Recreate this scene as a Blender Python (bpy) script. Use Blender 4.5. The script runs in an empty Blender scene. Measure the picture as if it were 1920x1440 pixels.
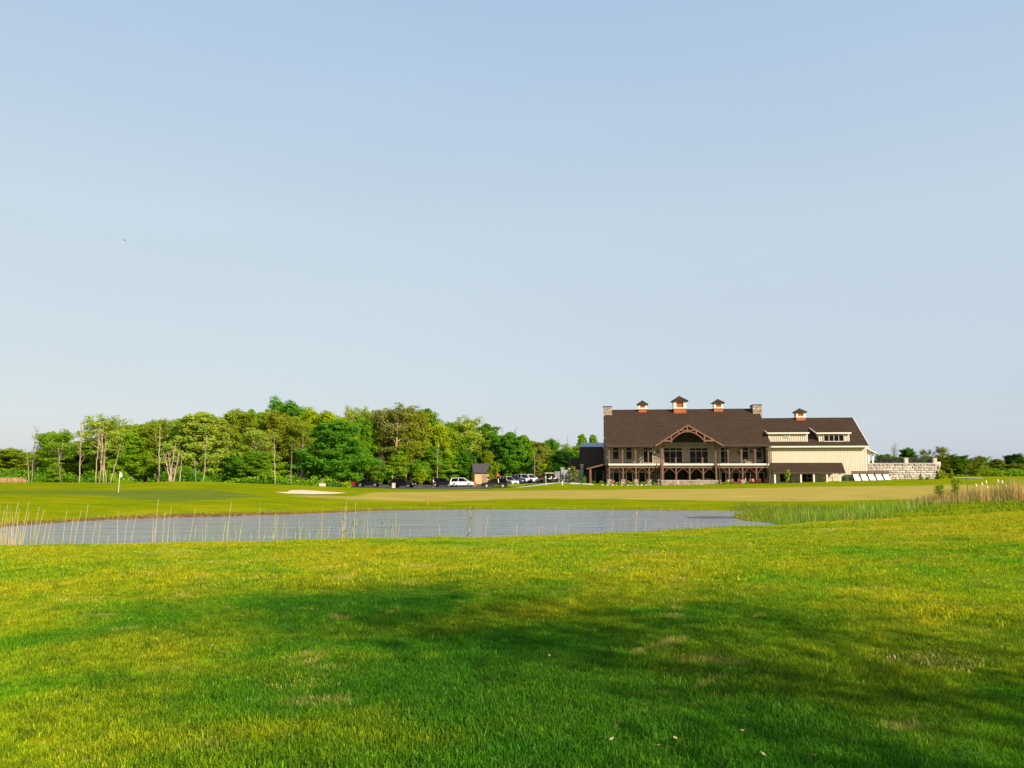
import bpy, math, random
import numpy as np
from mathutils import Vector, Matrix

# ------------------------------------------------------------------ camera, world, sun
scene = bpy.context.scene
COL = scene.collection
EYE = 3.0
PITCH = math.radians(6.33)
FPX = 1443.0                      # focal length in pixels of a 1920 px wide frame
cam_d = bpy.data.cameras.new('camera')
cam = bpy.data.objects.new('camera', cam_d)
COL.objects.link(cam)
cam.location = (0, 0, EYE)
cam.rotation_euler = (math.pi/2 + PITCH, 0, 0)
cam_d.sensor_width = 36.0
cam_d.lens = 36.0*FPX/1920.0
cam_d.clip_start = 0.1
cam_d.clip_end = 8000
scene.camera = cam

SUN_AZ = math.radians(42)         # to the right of straight behind the camera
SUN_EL = math.radians(27)
world = bpy.data.worlds.new('World')
scene.world = world
world.use_nodes = True
wn = world.node_tree.nodes; wl = world.node_tree.links
wn.clear()
sky = wn.new('ShaderNodeTexSky')
sky.sky_type = 'NISHITA'
sky.sun_disc = False
sky.sun_elevation = SUN_EL
# sun_rotation 0 is +Y, growing clockwise towards +X
sky.sun_rotation = math.pi - SUN_AZ
sky.altitude = 0
sky.air_density = 1.0
sky.dust_density = 1.0
sky.ozone_density = 2.2
bg = wn.new('ShaderNodeBackground')
bg.inputs['Strength'].default_value = 0.10
wo = wn.new('ShaderNodeOutputWorld')
# summer haze: the clear-air sky is thinned and an even pale veil lies over all of it
mul = wn.new('ShaderNodeMix'); mul.data_type = 'RGBA'; mul.blend_type = 'MULTIPLY'; mul.inputs[0].default_value = 1
wl.new(sky.outputs[0], mul.inputs[6]); mul.inputs[7].default_value = (.36, .225, .10, 1)
veil = wn.new('ShaderNodeMix'); veil.data_type = 'RGBA'; veil.blend_type = 'ADD'; veil.inputs[0].default_value = 1; veil.clamp_result = False
wl.new(mul.outputs[2], veil.inputs[6])
tc = wn.new('ShaderNodeTexCoord'); sx = wn.new('ShaderNodeSeparateXYZ'); wl.new(tc.outputs['Generated'], sx.inputs[0])
hz_ = wn.new('ShaderNodeValToRGB'); wl.new(sx.outputs['Z'], hz_.inputs[0]); cr_ = hz_.color_ramp
for _i in range(5): cr_.elements.new(.5)
for e_, (p_, c_) in zip(cr_.elements, [(0, (.375, .505, .655)), (.09, (.385, .512, .672)), (.16, (.43, .535, .685)), (.30, (.462, .575, .715)), (.43, (.41, .545, .722)), (.535, (.36, .506, .718)), (1, (.29, .43, .67))]):
    e_.position = p_; e_.color = (*c_, 1)
cn = wn.new('ShaderNodeTexNoise'); cm_ = wn.new('ShaderNodeMapping'); wl.new(tc.outputs['Generated'], cm_.inputs['Vector']); cm_.inputs['Scale'].default_value = (1, 1, 4); wl.new(cm_.outputs[0], cn.inputs['Vector'])
cn.inputs['Scale'].default_value = 1.6; cn.inputs['Detail'].default_value = 4
mr = wn.new('ShaderNodeMapRange'); wl.new(cn.outputs['Fac'], mr.inputs[0]); mr.inputs[1].default_value = .3; mr.inputs[2].default_value = .7; mr.inputs[3].default_value = .975/.1625; mr.inputs[4].default_value = 1.025/.1625
vs = wn.new('ShaderNodeVectorMath'); vs.operation = 'SCALE'; wl.new(hz_.outputs[0], vs.inputs[0]); wl.new(mr.outputs[0], vs.inputs['Scale'])
wl.new(vs.outputs[0], veil.inputs[7])
wl.new(veil.outputs[2], bg.inputs['Color'])
wl.new(bg.outputs[0], wo.inputs['Surface'])

sun_d = bpy.data.lights.new('sun', 'SUN')
sun_d.energy = 4.9
sun_d.angle = math.radians(0.6)
sun_d.color = (1.0, 0.86, 0.66)
sun = bpy.data.objects.new('sun', sun_d)
COL.objects.link(sun)
S = Vector((math.sin(SUN_AZ)*math.cos(SUN_EL), -math.cos(SUN_AZ)*math.cos(SUN_EL), math.sin(SUN_EL)))
sun.rotation_euler = S.to_track_quat('Z', 'Y').to_euler()
sun.location = (30, -30, 40)

scene.view_settings.view_transform = 'Standard'
scene.view_settings.look = 'None'
scene.view_settings.gamma = 1.0
scene.view_settings.use_curve_mapping = False
scene.view_settings.exposure = 0.70
scene.render.engine = 'CYCLES'

rng = np.random.default_rng(7)
R = random.Random(11)

# ------------------------------------------------------------------ pixel helpers (1920x1440 photo pixels -> rays)
cp, sp_ = math.cos(PITCH), math.sin(PITCH)
def ray(u, v):
    dx = (u-960)/FPX; dy = (720-v)/FPX
    return dx, cp - dy*sp_, sp_ + dy*cp
def at(u, v, Y):
    r = ray(u, v); t = Y/r[1]
    return r[0]*t, Y, EYE + r[2]*t
def xat(u, Y, v=890):
    return at(u, v, Y)[0]

# ------------------------------------------------------------------ terrain
WATER = -0.6
def onwater(u, v):
    r = ray(u, v); t = (WATER-EYE)/r[2]
    return (r[0]*t, r[1]*t)
far_px = [(-260, 1012), (-60, 998), (10, 988), (60, 983.5), (125, 979), (200, 975), (300, 971), (400, 968.5), (480, 966.5), (560, 964.5),
          (620, 961.5), (700, 957.8), (800, 956), (960, 955), (1100, 956), (1250, 957), (1340, 957.6), (1386, 958.4),
          (1392, 961), (1376, 965), (1368, 969.5), (1373, 974), (1400, 977), (1431, 979.5), (1459, 983.5), (1466, 989)]
far_w = [onwater(*p) for p in far_px]
near_w = [(xat(1462, 43), 43), (xat(1450, 36), 36), (xat(1300, 31.5), 31.5), (xat(960, 29.5), 29.5), (xat(480, 27.5), 27.5), (xat(0, 26), 26), (-26, 26.5), (-33, 30)]
SHORE = np.array(far_w + near_w)

cps = [(-3, 4.3, 1.38), (0, 4.3, 1.4), (3, 4.3, 1.43), (0, 0, 1.4), (-12, 0, 1.3), (12, 0, 1.6), (0, -20, 1.5), (-30, -5, 1.0), (30, -5, 2.0),
       (30, 14, 1.8), (-20, 10, 1.2), (-40, 14, 1.0), (40, 10, 2.0), (0, -60, 1.5), (60, -40, 2.0), (-60, -40, 1.0)]
for u, v, Y in [(-300, 1046, 18), (0, 1035, 18.5), (480, 1024, 20), (960, 1012, 22), (1300, 998, 24), (1450, 990.5, 25), (1600, 982, 26), (1750, 974, 27), (1920, 964.5, 28), (2300, 938, 30),
                # far bank and green on the left
                (100, 966, 56), (300, 958, 60), (500, 955, 63), (100, 945, 62), (100, 928, 69), (0, 926, 69), (-200, 924, 70), (222, 931, 70), (222, 924, 76.5), (0, 919, 84), (100, 919, 84), (350, 936, 68), (350, 919, 84),
                (450, 934, 71), (480, 922, 84), (-200, 907, 103), (0, 905.5, 103), (100, 906.5, 103), (222, 907.5, 103), (300, 904, 100), (350, 903.5, 98), (420, 905, 100),
                (500, 908, 104), (580, 928, 84), (580, 919, 93), (640, 922, 92), (600, 912, 108), (680, 915.5, 122), (580, 940, 76), (700, 948, 74),
                # fairway in the middle
                (960, 946, 76.5), (960, 940, 81), (960, 925, 98), (960, 917.5, 122), (960, 913, 144), (800, 946, 77), (800, 927, 96), (780, 918.5, 120),
                (1150, 944, 78), (1150, 922, 105), (1300, 945, 78), (1300, 922, 104), (1380, 944, 80), (1500, 938, 84), (1500, 918, 112),
                (1140, 909.7, 147), (1290, 909.3, 145), (1440, 907, 142), (1600, 902.5, 141), (1680, 900.5, 140), (1757, 898, 140), (1850, 897, 150), (1920, 894, 170),
                (1700, 936, 86), (1700, 918, 112), (1900, 930, 90), (1920, 912, 115), (2200, 915, 110),
                # spit and grassy mound on the right
                (1480, 975, 54), (1430, 968, 60), (1600, 966, 56), (1690, 972, 50), (1700, 951, 62), (1800, 943.5, 63), (1920, 940, 63), (1900, 955, 50), (2100, 936, 63), (1560, 980, 50),
                # parking
                (700, 914.5, 144), (850, 913.2, 152), (950, 913, 146), (1040, 905, 150), (780, 915.5, 146),
                ]:
    cps.append(at(u, v, Y))
cps += [(xat(1800, 74), 74, -.1), (xat(1700, 74), 74, -.2), (xat(1700, 38), 38, -.15), (xat(1900, 38), 38, .1), (xat(1560, 36), 36, .0),
        (-140, 200, -.2), (-60, 180, -.3), (0, 190, -.3), (60, 190, .8), (120, 200, 1.2), (180, 120, 1.2), (-140, 120, .5), (-120, 60, .4), (120, 60, .8), (0, 260, 0), (150, 300, 1), (-150, 300, 0)]
cps = np.array(cps, float)
def _phi(r2):
    return 0.5*r2*np.log(r2+1e-9)
def _tps(c, lam=2.0):
    n = len(c); d2 = ((c[:, None, :2]-c[None, :, :2])**2).sum(-1)
    K = _phi(d2) + lam*np.eye(n)
    Pm = np.c_[np.ones(n), c[:, :2]]
    A = np.zeros((n+3, n+3)); A[:n, :n] = K; A[:n, n:] = Pm; A[n:, :n] = Pm.T
    return np.linalg.solve(A, np.r_[c[:, 2], 0, 0, 0])
_w = _tps(cps)
def vnoise(x, y, seed=0):
    xi = np.floor(x).astype(np.int64); yi = np.floor(y).astype(np.int64); fx = x-xi; fy = y-yi
    fx = fx*fx*(3-2*fx); fy = fy*fy*(3-2*fy)
    def h(a, b):
        n = (a*374761393 + b*668265263 + seed*974711) & 0x7fffffff
        n = ((n ^ (n >> 13))*1274126177) & 0x7fffffff
        return (n ^ (n >> 16))/2147483648.0
    return ((h(xi, yi)*(1-fx)+h(xi+1, yi)*fx)*(1-fy) + (h(xi, yi+1)*(1-fx)+h(xi+1, yi+1)*fx)*fy)*2-1
def sstep(a, b, x):
    t = np.clip((x-a)/(b-a), 0, 1); return t*t*(3-2*t)
def base_h(x, y):
    out = np.empty_like(x)
    n = len(cps)
    for i in range(0, len(x), 20000):
        xs = x[i:i+20000]; ys = y[i:i+20000]
        cx = np.clip(xs, -160, 190); cy = np.clip(ys, -60, 300)
        d2 = (cx[:, None]-cps[None, :, 0])**2 + (cy[:, None]-cps[None, :, 1])**2
        out[i:i+20000] = _phi(d2)@_w[:n] + _w[n] + _w[n+1]*cx + _w[n+2]*cy
    out = np.clip(out, -.55, 3.0)
    k = sstep(160, 320, np.abs(x)); k = np.maximum(k, sstep(260, 420, y)); k = np.maximum(k, sstep(-60, -150, y))
    return out*(1-k) + 0.6*k
def poly_sd(P, x, y):
    A = P; B = np.roll(P, -1, 0)
    best = np.full(x.shape, 1e9); inside = np.zeros(x.shape, bool)
    for (ax, ay), (bx, by) in zip(A, B):
        ex, ey = bx-ax, by-ay
        t = np.clip(((x-ax)*ex+(y-ay)*ey)/(ex*ex+ey*ey+1e-12), 0, 1)
        best = np.minimum(best, (x-ax-t*ex)**2+(y-ay-t*ey)**2)
        cond = ((ay > y) != (by > y))
        with np.errstate(divide='ignore', invalid='ignore'):
            xi = (bx-ax)*(y-ay)/(by-ay+1e-12)+ax
        inside ^= cond & (x < xi)
    d = np.sqrt(best)
    return np.where(inside, -d, d)
def height(x, y):
    x = np.atleast_1d(np.asarray(x, float)).ravel(); y = np.atleast_1d(np.asarray(y, float)).ravel()
    b = base_h(x, y)
    b = b + 0.03*vnoise(x*.25, y*.25, 3) + .012*vnoise(x*.9, y*.9, 5)
    d = poly_sd(SHORE, x, y) + 0.18*vnoise(x*.8, y*.8, 9)*sstep(40, 45, y) + 0.08*vnoise(x*2.7, y*2.7, 2)*sstep(40, 45, y)
    near = 1-sstep(38, 46, y)
    w = 6.0*near + 3.2*(1-near)
    s = sstep(0, 1, d/w)
    cut = (1-near)*np.clip(d/.35, 0, 1)*np.interp(x, [-45, -25, 0, 25], [.62, .56, .34, .15])
    s = np.maximum(s, cut)
    z = WATER + (np.maximum(b, WATER+.08)-WATER)*s
    return np.where(d < 0, WATER-np.minimum(1.4, .5*np.abs(d)), z)
def hz(x, y):
    return float(height([x], [y])[0])
def hit(u, v, ymin=3.0, ymax=400.0):
    r = ray(u, v)
    ys = np.geomspace(ymin, ymax, 1400); t = ys/r[1]
    z = height(r[0]*t, ys); rz = EYE+r[2]*t
    k = np.nonzero(rz <= z)[0]
    if len(k) == 0: return np.array([r[0]*t[-1], ys[-1]])
    return np.array([r[0]*t[k[0]], ys[k[0]]])

# ------------------------------------------------------------------ object helpers
def tag(o, label=None, cat=None, group=None, kind=None):
    if label: o['label'] = label
    if cat: o['category'] = cat
    if group: o['group'] = group
    if kind: o['kind'] = kind
    return o
def link(o, parent=None):
    COL.objects.link(o)
    if parent is not None: o.parent = parent
    return o
def empty(name, loc, rz=0.0, scale=None):
    o = bpy.data.objects.new(name, None); COL.objects.link(o)
    o.location = loc; o.rotation_euler = (0, 0, rz); o.empty_display_size = .3
    if scale: o.scale = scale
    return o
def children(o):
    return [c for c in bpy.data.objects if c.parent == o]
def copy_tree(o, kids, parent=None):
    c = o.copy(); COL.objects.link(c)
    if parent is not None: c.parent = parent
    for ch in kids.get(o.name, []): copy_tree(ch, kids, c)
    return c
def kidmap():
    m = {}
    for o in bpy.data.objects:
        if o.parent: m.setdefault(o.parent.name, []).append(o)
    return m

class MB:
    def __init__(s): s.v = []; s.f = []
    def add(s, vs, fs):
        n = len(s.v); s.v += [tuple(p) for p in vs]; s.f += [tuple(i+n for i in f) for f in fs]; return s
    def box(s, x0, x1, y0, y1, z0, z1):
        return s.add([(x0,y0,z0),(x1,y0,z0),(x1,y1,z0),(x0,y1,z0),(x0,y0,z1),(x1,y0,z1),(x1,y1,z1),(x0,y1,z1)],
                     [(0,3,2,1),(4,5,6,7),(0,1,5,4),(1,2,6,5),(2,3,7,6),(3,0,4,7)])
    def slab(s, pts, off):            # polygon pts (3-D) extruded by off
        n = len(pts); b = [tuple(p[k]+off[k] for k in range(3)) for p in pts]
        return s.add(list(pts)+b, [tuple(range(n)), tuple(range(2*n-1, n-1, -1))] + [(i, i+n, (i+1) % n+n, (i+1) % n) for i in range(n)])
    def beam(s, p, q, w, h, up=(0, 0, 1)):
        p = Vector(p); q = Vector(q); d = (q-p).normalized(); up = Vector(up)
        if abs(d.dot(up)) > .98: up = Vector((0, 1, 0))
        a = d.cross(up).normalized()*w/2; b = a.cross(d).normalized()*h/2
        v = [p-a-b, p+a-b, p+a+b, p-a+b, q-a-b, q+a-b, q+a+b, q-a+b]
        return s.add(v, [(0,1,2,3),(7,6,5,4),(0,4,5,1),(1,5,6,2),(2,6,7,3),(3,7,4,0)])
    def tube(s, pts, rad, n=6, cap=True):
        pts = [Vector(p) for p in pts]; base = len(s.v); m = len(pts)
        for i, p in enumerate(pts):
            d = (pts[min(i+1, m-1)]-pts[max(i-1, 0)]).normalized()
            a = d.cross(Vector((0, 0, 1)) if abs(d.z) < .9 else Vector((1, 0, 0))).normalized(); b = d.cross(a)
            for k in range(n):
                t = 2*math.pi*k/n; s.v.append(tuple(p+(a*math.cos(t)+b*math.sin(t))*rad[i]))
        for i in range(m-1):
            for k in range(n):
                s.f.append((base+i*n+k, base+i*n+(k+1) % n, base+(i+1)*n+(k+1) % n, base+(i+1)*n+k))
        if cap:
            s.f.append(tuple(base+k for k in range(n-1, -1, -1))); s.f.append(tuple(base+(m-1)*n+k for k in range(n)))
        return s
    def ball(s, c, r, nu=8, nv=5):
        rx, ry, rz_ = (r, r, r) if not hasattr(r, '__len__') else r
        pts = [(c[0], c[1], c[2]-rz_)]
        for j in range(1, nv):
            ph = -math.pi/2+math.pi*j/nv
            for i in range(nu):
                th = 2*math.pi*i/nu; pts.append((c[0]+rx*math.cos(ph)*math.cos(th), c[1]+ry*math.cos(ph)*math.sin(th), c[2]+rz_*math.sin(ph)))
        pts.append((c[0], c[1], c[2]+rz_)); L_ = len(pts)-1
        fs = [(0, 1+(i+1) % nu, 1+i) for i in range(nu)]
        for j in range(nv-2):
            for i in range(nu):
                a = 1+j*nu+i; b = 1+j*nu+(i+1) % nu; fs.append((a, b, b+nu, a+nu))
        fs += [(L_, 1+(nv-2)*nu+i, 1+(nv-2)*nu+(i+1) % nu) for i in range(nu)]
        return s.add(pts, fs)
    def mesh(s, name, m, smooth=False):
        me = bpy.data.meshes.new(name); me.from_pydata(s.v, [], s.f); me.update()
        if m: me.materials.append(m)
        if smooth: me.polygons.foreach_set('use_smooth', [True]*len(me.polygons))
        return me
    def build(s, name, m, parent=None, smooth=False):
        return link(bpy.data.objects.new(name, s.mesh(name, m, smooth)), parent)
def np_mesh(name, V, F, m, attrs=None, smooth=False):
    me = bpy.data.meshes.new(name)
    nv, nf, k = len(V), len(F), F.shape[1]
    me.vertices.add(nv); me.vertices.foreach_set('co', np.asarray(V, np.float32).ravel())
    me.loops.add(nf*k); me.polygons.add(nf)
    me.loops.foreach_set('vertex_index', np.asarray(F, np.int32).ravel())
    me.polygons.foreach_set('loop_start', np.arange(0, nf*k, k, dtype=np.int32))
    me.update(calc_edges=True); me.validate()
    if smooth: me.polygons.foreach_set('use_smooth', np.ones(nf, bool))
    if m: me.materials.append(m)
    for n, a in (attrs or {}).items():
        if a.ndim == 1:
            at_ = me.attributes.new(n, 'FLOAT', 'POINT'); at_.data.foreach_set('value', a.astype(np.float32))
        else:
            at_ = me.attributes.new(n, 'FLOAT_COLOR', 'POINT'); at_.data.foreach_set('color', a.astype(np.float32).ravel())
    return me

# ------------------------------------------------------------------ material helpers
class NT:
    def __init__(s, m):
        s.t = m.node_tree; s.n = s.t.nodes; s.l = s.t.links
    def new(s, t, **kw):
        n = s.n.new(t)
        for k, v in kw.items(): setattr(n, k, v)
        return n
    def put(s, sock, v):
        if isinstance(v, bpy.types.NodeSocket): s.l.new(v, sock)
        elif v is not None:
            if hasattr(v, '__len__') and len(v) == 3 and sock.type == 'RGBA': v = (*v, 1)
            sock.default_value = v
    def noise(s, vec, scale, detail=3, rough=.55, dist=0):
        n = s.new('ShaderNodeTexNoise'); s.put(n.inputs['Vector'], vec); n.inputs['Scale'].default_value = scale
        n.inputs['Detail'].default_value = detail; n.inputs['Roughness'].default_value = rough; n.inputs['Distortion'].default_value = dist
        return n.outputs['Fac']
    def ramp(s, fac, stops, interp='LINEAR'):
        n = s.new('ShaderNodeValToRGB'); s.put(n.inputs[0], fac); cr = n.color_ramp; cr.interpolation = interp
        while len(cr.elements) < len(stops): cr.elements.new(.5)
        for e, (p, c) in zip(cr.elements, stops):
            e.position = p; e.color = (*c, 1) if hasattr(c, '__len__') else (c, c, c, 1)
        return n.outputs[0]
    def mix(s, fac, a, b, bt='MIX'):
        n = s.new('ShaderNodeMix', data_type='RGBA', blend_type=bt); n.clamp_factor = True
        s.put(n.inputs[0], fac); s.put(n.inputs[6], a); s.put(n.inputs[7], b); return n.outputs[2]
    def math(s, op, a, b=None, clamp=False):
        n = s.new('ShaderNodeMath', operation=op); n.use_clamp = clamp; s.put(n.inputs[0], a)
        if b is not None: s.put(n.inputs[1], b)
        return n.outputs[0]
    def mapr(s, v, a, b, c, d):
        n = s.new('ShaderNodeMapRange'); s.put(n.inputs[0], v)
        for i, k in enumerate((a, b, c, d)): n.inputs[i+1].default_value = k
        return n.outputs[0]
    def scalev(s, vec, sc):
        n = s.new('ShaderNodeMapping'); s.put(n.inputs['Vector'], vec); n.inputs['Scale'].default_value = sc; return n.outputs[0]
    def bump(s, h, strength, dist=.1):
        n = s.new('ShaderNodeBump'); s.put(n.inputs['Height'], h); n.inputs['Strength'].default_value = strength; n.inputs['Distance'].default_value = dist
        return n.outputs[0]
    def pos(s): return s.new('ShaderNodeNewGeometry').outputs['Position']
    def obj(s): return s.new('ShaderNodeTexCoord').outputs['Object']
    def attr(s, name): return s.new('ShaderNodeAttribute', attribute_name=name)
def newmat(name):
    m = bpy.data.materials.new(name); m.use_nodes = True
    t = NT(m); p = t.n['Principled BSDF']; return m, t, p
MATS = {}
def M(name, col, rough=.7, metal=0.0, var=.18, scale=3.0, bump=0.0, spec=.4, stretch=(1, 1, 1), emit=None):
    if name in MATS: return MATS[name]
    m, t, p = newmat(name)
    v = t.scalev(t.obj(), stretch)
    f = t.noise(v, scale, 5, .6)
    c = t.mix(t.mapr(f, .3, .7, 0, 1), tuple(k*(1-var) for k in col), tuple(min(1, k*(1+var)) for k in col))
    t.put(p.inputs['Base Color'], c)
    p.inputs['Roughness'].default_value = rough; p.inputs['Metallic'].default_value = metal
    p.inputs['Specular IOR Level'].default_value = spec
    if bump: t.put(p.inputs['Normal'], t.bump(t.noise(v, scale*6, 4), bump, .03))
    MATS[name] = m; return m

def grass_colour(t, blades=False):
    """world-space colour of the rough grass; the same field drives ground and blades"""
    P = t.pos()
    big = t.noise(P, .12, 3, .5, .6)
    mid = t.noise(t.scalev(P, (.8, 1, 1)), .75, 4, .6, .4)
    fine = t.noise(P, 5.0, 5, .65)
    tiny = t.noise(P, 34.0, 3, .7)
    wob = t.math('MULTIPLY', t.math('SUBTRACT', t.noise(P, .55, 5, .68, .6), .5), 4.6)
    ds = None                                             # merging patches of deep green turf, lawn shade mostly painted into their colour
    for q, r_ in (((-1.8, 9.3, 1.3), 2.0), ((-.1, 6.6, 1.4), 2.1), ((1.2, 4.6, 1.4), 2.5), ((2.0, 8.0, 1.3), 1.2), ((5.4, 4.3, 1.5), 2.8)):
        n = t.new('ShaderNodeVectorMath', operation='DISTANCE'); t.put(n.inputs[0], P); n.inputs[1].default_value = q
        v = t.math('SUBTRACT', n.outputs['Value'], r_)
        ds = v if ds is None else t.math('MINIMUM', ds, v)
    lush_shade = t.mapr(t.math('ADD', ds, wob), -1.3, 1.7, 1, 0)
    lu = t.mapr(lush_shade, 0, 1, .05, -.05)
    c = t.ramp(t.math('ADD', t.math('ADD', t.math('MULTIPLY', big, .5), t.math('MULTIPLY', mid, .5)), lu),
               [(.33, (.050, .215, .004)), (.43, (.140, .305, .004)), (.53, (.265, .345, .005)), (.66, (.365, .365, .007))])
    c = t.mix(t.math('MULTIPLY', lush_shade, .86), c, (.024, .142, .004))
    c = t.mix(t.mapr(fine, .45, .68, 0, .8), c, t.mix(1.0, c, (1.6, 1.35, 1.6), 'MULTIPLY'))
    med = t.noise(P, 2.1, 4, .6, .5)
    c = t.mix(t.mapr(med, .36, .48, .55, 0), c, t.mix(1.0, c, (.42, .66, .8), 'MULTIPLY'))
    c = t.mix(t.mapr(fine, .30, .46, .45, 0), c, (.035, .085, .008))
    # dry straw scars where clippings lie
    dry = t.noise(t.scalev(P, (1, 1.25, 1)), .95, 5, .62, .8)
    c = t.mix(t.mapr(dry, .60, .68, 0, .5), c, (.46, .40, .085))
    if not blades:
        c = t.mix(t.mapr(tiny, .3, .6, .35, 0), c, (.03, .055, .010))
    return c

def veg_mat(name, base_from_obj=True, col=(.08, .14, .02), rough=.55, trans=.35, var_attr='tone'):
    m, t, p = newmat(name)
    a = t.attr(var_attr)
    if base_from_obj:
        c = t.new('ShaderNodeObjectInfo').outputs['Color']
    else:
        c = t.new('ShaderNodeRGB'); c.outputs[0].default_value = (*col, 1); c = c.outputs[0]
    c2 = t.mix(1.0, c, a.outputs['Color'], 'MULTIPLY')
    hsv = t.new('ShaderNodeHueSaturation'); t.put(hsv.inputs['Color'], c2)
    t.put(p.inputs['Base Color'], hsv.outputs[0])
    p.inputs['Roughness'].default_value = rough; p.inputs['Specular IOR Level'].default_value = .06
    tr = t.new('ShaderNodeBsdfTranslucent'); t.put(tr.inputs['Color'], t.mix(1.0, hsv.outputs[0], (1.5, 1.55, .5), 'MULTIPLY'))
    mx = t.new('ShaderNodeMixShader'); mx.inputs[0].default_value = trans
    t.l.new(p.outputs[0], mx.inputs[1]); t.l.new(tr.outputs[0], mx.inputs[2])
    t.l.new(mx.outputs[0], t.n['Material Output'].inputs['Surface'])
    return m

# ground
gm, t, p = newmat('ground_turf')
zone = t.attr('zone'); sep = t.new('ShaderNodeSeparateColor'); t.l.new(zone.outputs['Color'], sep.inputs[0])
P = t.pos()
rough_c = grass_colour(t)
fw = t.ramp(t.noise(t.scalev(P, (.35, 1.1, 1)), .35, 4, .6), [(.3, (.30, .25, .048)), (.5, (.38, .285, .068)), (.7, (.45, .33, .09))])
fw = t.mix(t.mapr(t.noise(P, 2.5, 5, .7), .35, .65, 0, .3), fw, (.26, .26, .035))
gr = t.ramp(t.noise(t.scalev(P, (.5, 1, 1)), .4, 4, .6), [(.35, (.105, .155, .014)), (.65, (.15, .185, .024))])
dirt = t.ramp(t.noise(P, 3.0, 6, .7), [(.3, (.05, .028, .010)), (.5, (.14, .078, .030)), (.7, (.26, .17, .07))])
far_c = t.ramp(t.noise(t.scalev(P, (.4, 1, 1)), .45, 5, .6, .3), [(.32, (.085, .145, .002)), (.5, (.16, .185, .002)), (.68, (.24, .23, .005))])
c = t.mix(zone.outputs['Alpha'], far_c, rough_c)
c = t.mix(sep.outputs[0], c, fw); c = t.mix(sep.outputs[1], c, gr); c = t.mix(sep.outputs[2], c, dirt)
t.put(p.inputs['Base Color'], c); p.inputs['Roughness'].default_value = 1; p.inputs['Specular IOR Level'].default_value = 0
t.put(p.inputs['Normal'], t.bump(t.math('ADD', t.noise(P, 14, 4, .7), t.math('MULTIPLY', t.noise(P, 2.2, 4, .6), 2.0)), .6, .06))
GROUND = gm

# grass blades in the foreground
bm_, t, p = newmat('grass_blades')
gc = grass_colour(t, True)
a = t.attr('tone')
gc = t.mix(1.0, gc, a.outputs['Color'], 'MULTIPLY')
t.put(p.inputs['Base Color'], gc); p.inputs['Roughness'].default_value = .6; p.inputs['Specular IOR Level'].default_value = .12
tr = t.new('ShaderNodeBsdfTranslucent'); t.put(tr.inputs['Color'], t.mix(1.0, gc, (1.3, 1.35, .6), 'MULTIPLY'))
mx = t.new('ShaderNodeMixShader'); mx.inputs[0].default_value = .42
t.l.new(p.outputs[0], mx.inputs[1]); t.l.new(tr.outputs[0], mx.inputs[2]); t.l.new(mx.outputs[0], t.n['Material Output'].inputs['Surface'])
BLADE = bm_
LEAF = veg_mat('leaf_foliage', trans=.44)
REED = veg_mat('reed_leaves', trans=.25)
# bark
BARK, t, p = newmat('pale_bark')
v = t.scalev(t.obj(), (1, 1, .25))
oc = t.new('ShaderNodeObjectInfo').outputs['Color']
t.put(p.inputs['Base Color'], t.mix(1.0, oc, t.ramp(t.noise(v, 6, 5, .7), [(.3, (.5, .48, .46)), (.7, (1.2, 1.15, 1.1))]), 'MULTIPLY')); p.inputs['Roughness'].default_value = .9
# water
WM, t, p = newmat('pond_water')
P = t.pos()
n1 = t.noise(t.scalev(P, (.55, 1.5, 1)), 2.0, 5, .62, .4); n2 = t.noise(t.scalev(P, (.4, 1, 1)), .35, 3, .5); n3 = t.noise(t.scalev(P, (.22, 1, 1)), .9, 4, .6, .5)
p.inputs['Base Color'].default_value = (.215, .24, .265, 1); p.inputs['Roughness'].default_value = .12; p.inputs['IOR'].default_value = 1.333
p.inputs['Specular IOR Level'].default_value = .5
t.put(p.inputs['Normal'], t.bump(t.math('ADD', t.math('MULTIPLY', n1, t.mapr(n2, .35, .65, .4, 1.5)), t.math('MULTIPLY', n3, 3.0)), 1.0, .11))

WHITE = M('white_trim', (.68, .63, .55), .5, var=.05)
CREAM = M('cream_siding', (.58, .505, .39), .65, var=.05, scale=1.2, stretch=(1, 1, .3))
GREIGE_SHADE = M('greige_shade_siding', (.245, .212, .15), .65, var=.06, scale=1.2)  # upper porch siding, the recess shade darkened into its colour
TIMBER = M('brown_timber', (.165, .082, .055), .7, var=.25, scale=2.5, stretch=(1, 1, .3), bump=.2)
DARKT = M('dark_timber', (.055, .034, .027), .7, var=.2)
COPPER = M('copper_cladding', (.36, .088, .026), .55, metal=0.0, var=.25, scale=2)
CEDAR = M('cedar_louvre', (.42, .135, .028), .6, var=.15)
METAL = M('grey_metal', (.30, .33, .36), .4, metal=.6, var=.05)
BLACKM = M('black_metal', (.015, .015, .016), .5, var=.1)
RED = M('red_paint', (.20, .026, .02), .5, var=.1)
CONC = M('pale_concrete', (.50, .46, .40), .85, var=.12, scale=1, bump=.2)
ASPH = M('asphalt', (.062, .058, .056), .9, var=.18, scale=.8, bump=.3)
SAND = M('bunker_sand', (.66, .50, .34), .95, var=.12, scale=.9, bump=.3)
RUBBER = M('tyre_rubber', (.012, .012, .012), .8, var=.1)
RIM = M('wheel_rim', (.5, .5, .5), .3, metal=.8, var=.05)
# glass
GLASS, t, p = newmat('dark_glass')
t.put(p.inputs['Base Color'], t.ramp(t.noise(t.obj(), .6, 2), [(.35, (.002, .002, .002)), (.7, (.012, .010, .008))])); p.inputs['Roughness'].default_value = .08
p.inputs['Specular IOR Level'].default_value = .1
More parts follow.
